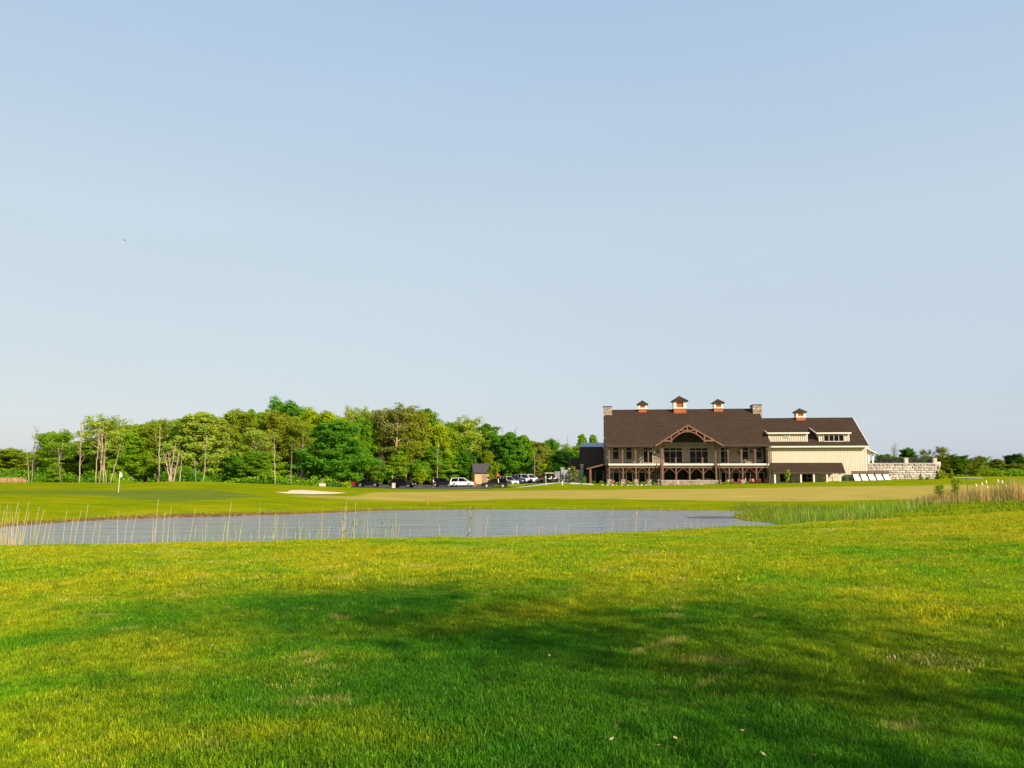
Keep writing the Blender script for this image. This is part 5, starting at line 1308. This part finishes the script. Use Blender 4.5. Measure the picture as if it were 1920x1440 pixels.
# person loading the black car
def person(loc, rz, label):
    root = empty('person', loc, rz); tag(root, label, 'person')
    SKIN = M('skin', (.50, .30, .20), .6, var=.05)
    def skin(name, vs, es, rad, m, root_i=0, sub=1):
        me = bpy.data.meshes.new(name); me.from_pydata(vs, es, []); o = link(bpy.data.objects.new(name, me), root)
        me.materials.append(m)
        sk = o.modifiers.new('skin', 'SKIN'); sk.use_smooth_shade = True
        for i, r_ in enumerate(rad):
            d = me.skin_vertices[0].data[i]; d.radius = r_ if hasattr(r_, '__len__') else (r_, r_)
        me.skin_vertices[0].data[root_i].use_root = True
        s2 = o.modifiers.new('sub', 'SUBSURF'); s2.levels = s2.render_levels = sub
        return o
    v = [(0, 0, .95), (0, 0, 1.15), (0, 0, 1.40), (0, 0, 1.50), (0, .02, 1.60), (0, .02, 1.72), (-.10, 0, .90), (-.11, .02, .50), (-.11, -.02, .09), (-.11, .14, .04), (.10, 0, .90), (.12, -.02, .50), (.13, -.08, .09), (.13, .08, .04),
         (-.19, 0, 1.41), (-.24, .10, 1.14), (-.20, .34, 1.12), (-.19, .42, 1.12), (.19, 0, 1.41), (.25, .08, 1.13), (.20, .33, 1.10), (.19, .41, 1.10)]
    e = [(0, 1), (1, 2), (2, 3), (3, 4), (4, 5), (0, 6), (6, 7), (7, 8), (8, 9), (0, 10), (10, 11), (11, 12), (12, 13), (2, 14), (14, 15), (15, 16), (16, 17), (2, 18), (18, 19), (19, 20), (20, 21)]
    r_ = [(.14, .10), (.13, .10), (.16, .10), .055, .085, .09, .085, .06, .04, .035, .085, .06, .04, .035, .06, .042, .03, .035, .06, .042, .03, .035]
    for s_, w_ in ((-1, 17), (1, 21)):
        bx, by, bz_ = v[w_]
        for k in range(5):
            i0 = len(v); off = (k-2)*.018
            if k == 4: v += [(bx-s_*.05, by+.01, bz_+.01), (bx-s_*.06, by+.045, bz_)]
            else: v += [(bx+off, by+.06, bz_), (bx+off, by+.09+.01*(k == 2), bz_-.025)]
            e += [(w_, i0), (i0, i0+1)]; r_ += [.009, .008]
    skin('body', v, e, r_, SKIN)
    skin('shirt', [(0, 0, .93), (0, 0, 1.15), (0, 0, 1.40), (0, 0, 1.47), (-.19, 0, 1.41), (-.235, .07, 1.22), (.19, 0, 1.41), (.24, .06, 1.22)], [(0, 1), (1, 2), (2, 3), (2, 4), (4, 5), (2, 6), (6, 7)], [(.17, .125), (.16, .12), (.19, .125), .08, .085, .065, .085, .065], MATS['white_paint'])
    skin('trousers', [(0, 0, .97), (-.10, 0, .88), (-.11, .02, .50), (-.11, -.02, .12), (.10, 0, .88), (.12, -.02, .50), (.13, -.08, .12)], [(0, 1), (1, 2), (2, 3), (0, 4), (4, 5), (5, 6)], [(.16, .12), .105, .08, .065, .105, .08, .065], DARKT)
    MB().ball((0, 0, 1.74), (.095, .11, .095), 10, 7).build('hair', DARKT, root, True)
    MB().box(-.02, .02, .10, .135, 1.63, 1.68).build('nose', SKIN, root)
lo = onpx(812.5, 149.5); person(lo, math.radians(-90), 'person in a white shirt and dark trousers standing at the open tailgate')
# bird in the sky
bx = at(234, 450.5, 120); bd = MB().ball((0, 0, 0), (.09, .24, .08), 8, 6).build('bird', BLACKM); bd.location = bx; bd.scale = (.7, .7, .7); tag(bd, 'tiny dark bird flying high on the left of the sky', 'bird')
for s_ in (-1, 1): MB().slab([(0, -.06, .03), (0, .08, .03), (s_*.22, .06, .12), (s_*.42, -.02, .05), (s_*.2, -.06, .12)], (0, 0, .012)).build('wing', BLACKM, bd)
MB().add([(-.03, -.2, 0), (.03, -.2, 0), (.07, -.36, 0), (-.07, -.36, 0), (0, -.28, .02)], [(0, 1, 4), (1, 2, 4), (2, 3, 4), (3, 0, 4), (3, 2, 1, 0)]).build('tail', BLACKM, bd)

# ------------------------------------------------------------------ blades: reeds and grass
def blades(P, h, w, r, lean=.25, colours=None, seg=2, bend=.3):
    """tapered, bent blades; returns V,F(quads),tone"""
    n = len(P); a = r.random(n)*2*math.pi; wd = np.c_[np.cos(a), np.sin(a), np.zeros(n)]
    b = a+math.pi/2+r.normal(size=n)*.4; ld = np.c_[np.cos(b), np.sin(b), np.zeros(n)]
    le = np.abs(r.normal(size=n))*lean; vs = []
    h = np.broadcast_to(h, n); w = np.broadcast_to(w, n)
    for k in range(seg+1):
        f = k/seg; c = P + ld*(le*h*(f*.6+bend*f*f))[:, None] + np.c_[np.zeros((n, 2)), h*f*(1-.12*f*np.minimum(1, le))]
        ww = (w*(1-f)**.7*.5+.0006)[:, None]; vs += [c-wd*ww, c+wd*ww]
    Vv = np.stack(vs, 1).reshape(-1, 3); m = 2*(seg+1); base = (np.arange(n)*m)[:, None]
    F = np.concatenate([base+np.array([[2*k, 2*k+1, 2*k+3, 2*k+2]]) for k in range(seg)], 0)
    col = np.repeat(np.c_[colours, np.ones(n)], m, 0)
    return Vv, F, col
def blade_obj(name, P, h, w, colours, m, label, cat, lean=.2, seg=3, kind='stuff'):
    r = np.random.default_rng(len(P)); Vv, F, col = blades(P, h, w, r, lean, colours, seg)
    o = link(bpy.data.objects.new(name, np_mesh(name, Vv, F, m, {'tone': col}))); o.color = (1, 1, 1, 1)
    return tag(o, label, cat, kind=kind)
def colmix(n, a, b, r, s=.2): 
    f = r.random(n)[:, None]; c = np.array(a)*(1-f)+np.array(b)*f; return c*(1-s+2*s*r.random(n))[:, None]
STRAW = (.48, .35, .15); STRAW2 = (.60, .47, .24); RG1 = (.06, .18, .02); RG2 = (.16, .28, .03)
def scatter_px(n, u0, u1, Y0, Y1, r):
    u = r.uniform(u0, u1, n); Y = r.uniform(Y0, Y1, n); x = (u-960)/FPX*Y; return np.c_[x, Y, height(x, Y)]
# near shore, left: thick clump plus thinning band
P1 = scatter_px(420, -160, 60, 23.5, 28, rng); hh_ = rng.uniform(.9, 2.35, 420)
blade_obj('dry_reed_clump', P1, hh_, .014, colmix(420, STRAW, STRAW2, rng), REED, 'thick clump of dry straw coloured reeds at the left end of the near pond bank', 'reeds', .10)
u_ = rng.uniform(0, 1, 900)**1.8; P2 = np.c_[(u_*760-960)/FPX*25.5, np.full(900, 25.0), np.zeros(900)]; P2[:, 1] += rng.normal(size=900)*.8; P2[:, 0] = (u_*760-960)/FPX*P2[:, 1]; P2[:, 2] = height(P2[:, 0], P2[:, 1])
k_ = vnoise(P2[:, 0]*1.6, P2[:, 1]*.2, 6) > -.15
P2 = P2[k_]; n2_ = len(P2); dryk = rng.random(n2_) < .42
blade_obj('shore_reeds', P2, rng.uniform(.85, 1.65, n2_)*np.interp(P2[:, 0], [-17, -8, -3], [1.15, 1.0, .85]), .012, np.where(dryk[:, None], colmix(n2_, STRAW, STRAW2, rng), colmix(n2_, RG1, RG2, rng)), REED,
          'green and straw reeds in short tufts along the near pond bank', 'reeds', .14)
P3 = scatter_px(210, 900, 1450, 27.5, 29.5, rng); k_ = vnoise(P3[:, 0]*1.3, P3[:, 1]*.2, 16) > .15; P3 = P3[k_]
blade_obj('shore_reeds', P3, rng.uniform(.8, 1.4, len(P3)), .010, colmix(len(P3), (.12, .17, .05), STRAW2, rng), REED, 'thin scattered reed tips along the middle of the near pond bank', 'reeds', .12)
# tall single stalks
stalks = [(25/4.8, 360/4.8+880), (85/4.8, 315/4.8+880), (145/4.8, 295/4.8+880), (160/4.8, 350/4.8+880), (50.6, 939.5), (51.7, 957), (69.4, 950), (78, 955), (62.5, 976), (85, 978), (93.8, 976), (121.5, 957.5), (134, 969.6), (149, 955.5), (168, 944.6),
          (177, 977), (186, 980), (225, 956.7), (242.7, 967), (252, 963), (289, 986), (300, 935), (311.5, 963), (318, 948.8), (363, 953), (370.4, 986), (200.4, 1003), (271, 1013),
          (419.5, 977), (430.5, 941.7), (441.7, 992), (448.7, 992), (474, 1000), (493.8, 1000), (513.8, 962.5), (516.4, 970), (530, 977), (564.6, 980), (557.5, 996), (577, 1000), (592.7, 994), (615, 985), (644, 949.5), (666, 973), (657.8, 987), (634, 987),
          (694, 991), (721, 991), (746, 983), (766.7, 991), (827, 983), (912.5, 962.5), (967, 981), (1009, 984), (1020, 984), (1039, 984), (1064.7, 979.7), (1146, 977.5), (1207.8, 975), (1268.7, 984), (1282, 976.5), (1294, 984), (1305.6, 969)]
def region(u): return ('left of the flagstick' if u < 215 else 'between the flagstick and the sand bunker' if u < 500 else 'below the sand bunker' if u < 670 else 'left of the green wispy stem' if u < 870 else 'in front of the middle of the pond' if u < 1130 else 'near the right end of the pond')
smesh = []
for k in range(5):
    r_ = R.uniform(.03, .11); mb = MB(); pts = [(r_*(i/6)**1.6*(1 if k != 3 else -1.2), .02*math.sin(i), i/6) for i in range(7)]; mb.tube(pts, [.0085*(1-.7*i/6)+.001 for i in range(7)], 5); smesh.append(mb.mesh('reed_stalk', None, True))
STALK = M('dry_stalk', (.54, .42, .23), .8, var=.15, scale=4)
for m_ in smesh: m_.materials.append(STALK)
for i, (u, v) in enumerate(stalks):
    Y = np.interp(u, [0, 480, 960, 1450], [24, 25.5, 27.5, 30])+R.uniform(-.6, .6); top = at(u, v, Y); h = 0
    k = R.randrange(5); x = top[0]; z0 = hz(x, Y); h = top[2]-z0
    o = link(bpy.data.objects.new('reed_stalk', smesh[k])); lean = R.uniform(.02, .16)
    o.location = (x-lean*h*.8, Y, z0-.05); o.scale = (h, h*.6 if False else 1.0, h+.05); o.scale = (1.0, 1.0, h+.05); o.rotation_euler = (0, lean*.8, 0)
    tag(o, 'tall dry reed stalk '+region(u), 'reed', 'tall dry reed stalks along the near pond bank')
# pink-headed stalk and wispy green stem
def stem_plant(u, vtop, Y, label, col, n, head=None):
    top = at(u, vtop, Y); z0 = hz(top[0], Y); h = top[2]-z0; root = empty('weed_stem', (top[0]-.1, Y, z0-.03)); tag(root, label, 'plant')
    MB().tube([(0, 0, 0), (.06, 0, h*.5), (.1, 0, h)], [.012, .009, .004], 5).build('stem', STALK, root)
    if n:
        r = np.random.default_rng(int(u)); zz = r.uniform(.15, 1, n)*h; P = np.c_[.1*zz/h+r.normal(size=n)*.05, r.normal(size=n)*.05, zz]
        Vv, F = leaf_quads(P, r.normal(size=(n, 3)), .075, r); o = link(bpy.data.objects.new('leaves', np_mesh('leaves', Vv, F, LEAF, {'tone': np.ones((len(Vv), 4))})), root); o.color = (*col, 1)
    if head: MB().ball((.1, 0, h), (.03, .03, .06), 8, 6).build('seed_head', M('pink_head', head, .8), root)
stem_plant(883, 945.5, 27, 'wispy green leafy stem rising alone over the pond', (.17, .20, .06), 90)
stem_plant(1193, 961, 29, 'dry stalk with a pinkish tuft at its tip near the right end of the pond', (.2, .2, .1), 0, (.5, .25, .2))
stem_plant(650, 937, 25.8, 'taller leafy weed among the reeds below the sand bunker', (.15, .19, .06), 34)
stem_plant(667, 940, 26, 'slim leafy weed, right one of the pair below the sand bunker', (.15, .19, .06), 28)
# green rushes on the spit
def on_line(pts, n, r, spread):
    pts = np.array(pts); d = np.r_[0, np.cumsum(np.hypot(*np.diff(pts, axis=0).T))]; s = r.random(n)*d[-1]
    x = np.interp(s, d, pts[:, 0])+r.normal(size=n)*spread; y = np.interp(s, d, pts[:, 1])+r.normal(size=n)*spread; return x, y
rline = [onpx(1462, 48)[:2], onpx(1520, 52)[:2], onpx(1600, 57)[:2], onpx(1690, 63)[:2]]
x, y = on_line(rline, 4200, rng, 1.7); kk = poly_sd(SHORE, x, y) > -.25; x, y = x[kk], y[kk]; n_ = len(x)
gk = rng.random(n_) < .87
blade_obj('green_rushes', np.c_[x, y, height(x, y)], rng.uniform(.2, .75, n_)*(1+.45*vnoise(x*.9, y*.5, 44)), .026, np.where(gk[:, None], colmix(n_, (.05, .18, .012), (.22, .34, .02), rng), colmix(n_, STRAW, STRAW2, rng)), REED,
          'bright green rushes with pale stems running along the grassy spit', 'rushes', .16)
x = rng.uniform(xat(1375, 58), xat(1680, 66), 9000); y = rng.uniform(46, 74, 9000)
dd = poly_sd(SHORE, x, y); kk = (dd > 0) & (dd < 7) & (x/y > (1372-960)/FPX) & (x/y < (1690-960)/FPX); x, y = x[kk], y[kk]; n_ = len(x)
blade_obj('spit_grass', np.c_[x, y, height(x, y)], rng.uniform(.2, .6, n_), .04, colmix(n_, (.10, .17, .02), (.21, .25, .03), rng), REED, 'long yellow green grass covering the spit at the right end of the pond', 'grass', .3, 2)
dl = [onpx(1738, 66)[:2], onpx(1830, 67)[:2], onpx(1990, 66)[:2]]
x, y = on_line(dl, 4800, rng, 1.3); n_ = len(x); hsc = np.interp(x/y, [(1700-960)/FPX, (1770-960)/FPX, (1880-960)/FPX, (1980-960)/FPX], [.5, .85, 1.1, .95])
pk = (vnoise(x*.7, y*.2, 12) > -.1)
blade_obj('dry_rushes', np.c_[x, y, height(x, y)], rng.uniform(.5, 2.0, n_)*hsc*.85*(1+.32*vnoise(x*.8, y*.4, 45)), .028, np.where((rng.random(n_) < np.where(pk, .88, .5))[:, None], colmix(n_, (.34, .21, .09), (.60, .42, .21), rng), colmix(n_, (.10, .15, .03), (.2, .24, .06), rng)), REED,
          'tall tan dry rushes behind the grassy mound on the right', 'rushes', .13)
for k, (u, v) in enumerate([(1830, 910), (1841, 908), (1849, 904), (1871, 902), (1879, 904), (1851, 914), (1886, 911)]):
    Y = 66; tp = at(u, v, Y); z0 = hz(tp[0], Y); rt = empty('bulrush', (tp[0], Y, z0)); tag(rt, 'bulrush with a fluffy pale seed head above the dry rushes on the right', 'reed', 'bulrushes with pale heads on the right')
    MB().tube([(0, 0, 0), (0, 0, tp[2]-z0)], [.02, .012], 5).build('stem', STALK, rt); MB().ball((0, 0, tp[2]-z0), (.07, .07, .16), 8, 6).build('seed_head', M('fluffy_head', (.75, .62, .40), .9), rt)
# twiggy shrubs among the rushes
for u, vt, w_, lab in ((1812, 876, 10, 'thin leafless bush with upright twigs rising out of the dry rushes'), (1762, 908, 26, 'thin green twiggy bush at the left end of the dry rushes'), (1790, 895, 20, 'taller twiggy bush between the green bush and the leafless one')):
    Y = 66; x = xat(u, Y); z = hz(x, Y); top = at(u, vt, Y)[2]
    plant('twiggy_bush', 'bush', 'sparse_c' if u < 1800 else 'slim_bare', (x, Y, z-.05), w_/FPX*Y, top-z, 'olive', lab, bark=BROWNB)
# longer rough grass on the mound
x = rng.uniform(xat(1470, 50), xat(2050, 62), 26000); y = rng.uniform(30, 68, 26000); kk = (x/y > (1480-960)/FPX) & (x/y < (2080-960)/FPX) & (poly_sd(SHORE, x, y) > .8); x, y = x[kk], y[kk]
kk = vnoise(x*.55, y*.55, 50)+.4*vnoise(x*1.7, y*1.7, 51) > -.25; x, y = x[kk], y[kk]; n_ = len(x)
blade_obj('mound_grass', np.c_[x, y, height(x, y)], rng.uniform(.08, .24, n_), .05, colmix(n_, (.07, .17, .005), (.22, .25, .01), rng), REED, 'rough green grass on the low mound right of the pond', 'grass', .5, 2)
# bank tufts
x = rng.uniform(-60, 30, 5200); y = rng.uniform(46, 76, 5200); dd = poly_sd(SHORE, x, y); kk = (dd > .25) & (dd < 1.25); x, y = x[kk], y[kk]
xx = []; 
for _ in range(14): xx.append(np.c_[x+rng.normal(size=len(x))*.22, y+rng.normal(size=len(x))*.18])
xx = np.concatenate(xx); kk = (poly_sd(SHORE, xx[:, 0], xx[:, 1]) > .15); xx = xx[kk]; n_ = len(xx)
blade_obj('bank_grass', np.c_[xx, height(xx[:, 0], xx[:, 1])], rng.uniform(.06, .24, n_), .05, colmix(n_, (.17, .17, .02), (.34, .29, .07), rng), REED, 'shaggy yellow grass hanging over the far pond bank', 'grass', .5, 2)
# dry brush at far left edge
x = rng.uniform(xat(-60, 116), xat(46, 116), 2500); y = rng.uniform(114, 117, 2500)
blade_obj('dry_brush', np.c_[x, y, height(x, y)], rng.uniform(.35, .85, 2500), .06, colmix(2500, (.45, .25, .14), (.55, .36, .22), rng), REED, 'strip of reddish dry brush under the trees at the left edge', 'brush', .2, 2)

# foreground lawn: patches of blades instanced over the turf
protos = bpy.data.collections.new('grass_patches')
def patch(i, size, n, h, w):
    r = np.random.default_rng(500+i); P = np.c_[r.uniform(-size, size, n), r.uniform(-size, size, n), np.full(n, -.005)]
    f = r.random(n); cl = vnoise(P[:, 0]*14, P[:, 1]*14, 40+i)
    tone = (.5+.8*r.random(n)+.28*cl)[:, None]*np.ones((n, 3)); dry = r.random(n) < .13
    tone = np.where(dry[:, None], tone*np.array([2.1, 1.6, 5.0]), tone)
    Vv, F, col = blades(P, h*(.45+.75*r.random(n)), w*(.7+.6*r.random(n)), r, .55, tone, 2, .5)
    o = bpy.data.objects.new('grass_patch', np_mesh('grass_patch', Vv, F, BLADE, {'tone': col})); protos.objects.link(o); return o
NEARP = [patch(i, .24, 760, .039, .0052) for i in range(4)]
def scatter(name, pts, sc, idx_lo, objs, label):
    me = bpy.data.meshes.new(name); me.from_pydata([tuple(p) for p in pts], [], []); n = len(pts)
    a = me.attributes.new('scl', 'FLOAT', 'POINT'); a.data.foreach_set('value', np.asarray(sc, np.float32))
    a = me.attributes.new('rot', 'FLOAT', 'POINT'); a.data.foreach_set('value', rng.random(n).astype(np.float32)*6.283)
    a = me.attributes.new('pick', 'INT', 'POINT'); a.data.foreach_set('value', rng.integers(0, len(objs), n).astype(np.int32))
    o = link(bpy.data.objects.new(name, me)); tag(o, label, 'grass', kind='stuff')
    col = bpy.data.collections.new(name+'_patches')
    for ob in objs: col.objects.link(ob)
    ng = bpy.data.node_groups.new(name, 'GeometryNodeTree'); ng.interface.new_socket('Geometry', in_out='INPUT', socket_type='NodeSocketGeometry'); ng.interface.new_socket('Geometry', in_out='OUTPUT', socket_type='NodeSocketGeometry')
    N = ng.nodes; Lk = ng.links; gi = N.new('NodeGroupInput'); go = N.new('NodeGroupOutput'); ip = N.new('GeometryNodeInstanceOnPoints')
    ci = N.new('GeometryNodeCollectionInfo'); ci.inputs['Collection'].default_value = col; ci.inputs['Separate Children'].default_value = True; ci.inputs['Reset Children'].default_value = True
    def na(nm, t): q = N.new('GeometryNodeInputNamedAttribute'); q.data_type = t; q.inputs['Name'].default_value = nm; return q.outputs['Attribute']
    cx = N.new('ShaderNodeCombineXYZ'); Lk.new(na('rot', 'FLOAT'), cx.inputs['Z'])
    Lk.new(gi.outputs[0], ip.inputs['Points']); Lk.new(ci.outputs[0], ip.inputs['Instance']); ip.inputs['Pick Instance'].default_value = True
    Lk.new(na('pick', 'INT'), ip.inputs['Instance Index']); Lk.new(cx.outputs[0], ip.inputs['Rotation']); Lk.new(na('scl', 'FLOAT'), ip.inputs['Scale']); Lk.new(ip.outputs[0], go.inputs[0])
    md = o.modifiers.new('scatter', 'NODES'); md.node_group = ng; return o
def gridpts(Y0, Y1, st, margin=1.5):
    out = []
    for y in np.arange(Y0, Y1, st):
        hw = y*.70+margin; out.append(np.c_[np.arange(-hw, hw, st), np.full(len(np.arange(-hw, hw, st)), y)])
    q = np.concatenate(out); q += rng.uniform(-st*.5, st*.5, q.shape); return np.c_[q, height(q[:, 0], q[:, 1])]
G1 = gridpts(3.2, 11.5, .20); tall_ = np.where(rng.random(len(G1)) < .05, 1.35, 1.0); s1 = 1.0+.42*vnoise(G1[:, 0]*1.1, G1[:, 1]*1.1, 31)+.12*rng.normal(size=len(G1))
scatter('lawn_grass', G1, np.clip(s1*tall_, .45, 2.0), 0, NEARP, 'mown green lawn in the foreground of the photograph')
MIDP = [patch(10+i, .45, 820, .056, .011) for i in range(4)]
G2 = gridpts(11.3, 27, .36); dd = poly_sd(SHORE, G2[:, 0], G2[:, 1]); G2 = G2[dd > 2.0]; s2 = 1.0+.42*vnoise(G2[:, 0]*.9, G2[:, 1]*.9, 31)+.1*rng.normal(size=len(G2))
scatter('lawn_grass', G2, np.clip(s2, .5, 1.6), 0, MIDP, 'mown yellow green lawn sloping down to the near pond bank')
STRAWG, t, p = newmat('clipping_straw')
a = t.attr('tone'); gc = t.mix(1.0, t.ramp(t.noise(t.pos(), 3, 4, .7), [(.35, (.30, .34, .03)), (.6, (.56, .50, .10))]), a.outputs['Color'], 'MULTIPLY')
t.put(p.inputs['Base Color'], gc); p.inputs['Roughness'].default_value = .8; p.inputs['Specular IOR Level'].default_value = .05
def patch2(i, size, n, h, w):
    o = patch(i, size, n, h, w); o.data.materials.clear(); o.data.materials.append(STRAWG); return o
STRAWP = [patch2(20+i, .20, 80, .042, .009) for i in range(3)]
sc_ = []
for u, v, wpx, n in [(1200, 1030, 60, 9), (1262, 1033, 60, 10), (1590, 1014, 80, 10), (1590, 1028, 80, 12), (1402, 1034, 60, 8), (1820, 1020, 90, 12), (1805, 1061, 80, 10), (1735, 1238, 120, 16), (100, 1118, 60, 8), (100, 1131, 50, 7), (350, 1057, 170, 20), (400, 1101, 90, 9),
                     (620, 1066, 90, 10), (780, 1100, 60, 6), (1480, 1110, 70, 6), (1250, 1066, 120, 9), (1690, 1055, 100, 8), (1890, 1022, 60, 8), (30, 1050, 90, 8), (900, 1040, 120, 9), (700, 1040, 140, 9), (1860, 1100, 60, 6), (560, 1285, 70, 5), (540, 1080, 60, 6), (1320, 1060, 60, 6)]:
    q = hit(u, v)
    for _ in range(int(n*1.4)):
        x_ = q[0]+rng.normal()*wpx/2.6/FPX*q[1]; y_ = q[1]+rng.normal()*.10*max(1, q[1]/9)
        sc_.append((x_, y_))
for _ in range(950):                                      # pale worn strip along the crest
    u = rng.uniform(-100, 2050); x_, y_ = hit(u, float(np.interp(u, [-100, 0, 480, 960, 1300, 1450, 1600, 1750, 2050], [1048, 1042, 1032, 1021, 1006, 998, 990, 982, 966]))+abs(rng.normal())*5); sc_.append((x_, y_))
sc_ = np.array(sc_); sc_ = np.c_[sc_, height(sc_[:, 0], sc_[:, 1])]
scatter('straw_clippings', sc_, rng.uniform(.6, 1.25, len(sc_)), 0, STRAWP, 'pale dry straw coloured clippings and worn strips in the near lawn')
# fallen leaves on the lawn
for k, (u, v) in enumerate([(1030, 1240), (1234, 1414), (1287, 1416), (1527, 1432), (1432, 1432), (1392, 1385), (1266, 1400), (1147, 1402), (113, 1424), (397, 1220)]):
    p_ = hit(u, v); o = MB().add([(-.018, 0, 0), (0, -.011, .003), (.02, 0, .006), (0, .012, .003), (0, 0, -.003)], [(0, 1, 4), (1, 2, 4), (2, 3, 4), (3, 0, 4), (0, 3, 2, 1)]).build('fallen_leaf', M('fallen_leaf', (.50, .32, .20), .8))
    o.location = (p_[0], p_[1], hz(*p_)+.045); o.rotation_euler = (R.uniform(-.5, .5), R.uniform(-.5, .5), R.uniform(0, 6)); tag(o, 'small pale fallen leaf lying on the near lawn', 'leaf', 'fallen leaves on the near lawn')

# ------------------------------------------------------------------ labels for the repeats: by their order from the left
ORD = ['leftmost', 'second', 'third', 'fourth', 'fifth', 'sixth', 'seventh', 'eighth', 'ninth', 'tenth', 'eleventh', 'twelfth', 'thirteenth', 'fourteenth', 'fifteenth', 'sixteenth', 'seventeenth', 'eighteenth', 'nineteenth', 'twentieth', 'twenty first', 'twenty second', 'twenty third', 'twenty fourth', 'twenty fifth', 'twenty sixth', 'twenty seventh']
def number(group, regions, text):
    obs = sorted([o for o in bpy.data.objects if o.parent is None and o.get('group') == group], key=lambda o: o.location.x/o.location.y)
    cnt = {}
    for o in obs:
        u = 960+FPX*o.location.x/o.location.y; reg = next(n for lim, n in regions if u < lim); k = cnt.get(reg, 0); cnt[reg] = k+1
        o['label'] = text.format(o=ORD[k], r=reg)
number('trees deep inside the wood', [(218, 'left of the flagstick'), (500, 'between flagstick and bunker'), (680, 'above the bunker'), (880, 'above the parked cars'), (1040, 'above the shed'), (9999, 'beside the clubhouse')],
       '{o} half hidden crown from the left, deep in the wood {r}')
number('tall dry reed stalks along the near pond bank', [(215, 'left of the flagstick'), (500, 'between flagstick and bunker'), (670, 'below the bunker'), (870, 'before the leafy stem'), (1130, 'at mid pond'), (9999, 'near the right end')],
       '{o} tall dry reed stalk from the left of those {r}')
number('low trees of the right hand wood edge', [(1762, 'behind the limestone wall'), (9999, 'right of the limestone wall')], '{o} low scrubby tree from the left {r}')
number('edging rocks of the clubhouse bed', [(1131, 'left of the clubhouse corner'), (9999, 'before the left porch')], '{o} pale edging rock from the left {r}')
number('fallen leaves on the near lawn', [(9999, '')], '{o} small pale fallen leaf from the left on the near lawn{r}')
number('bulrushes with pale heads on the right', [(9999, '')], '{o} pale headed bulrush from the left above the dry rushes{r}')
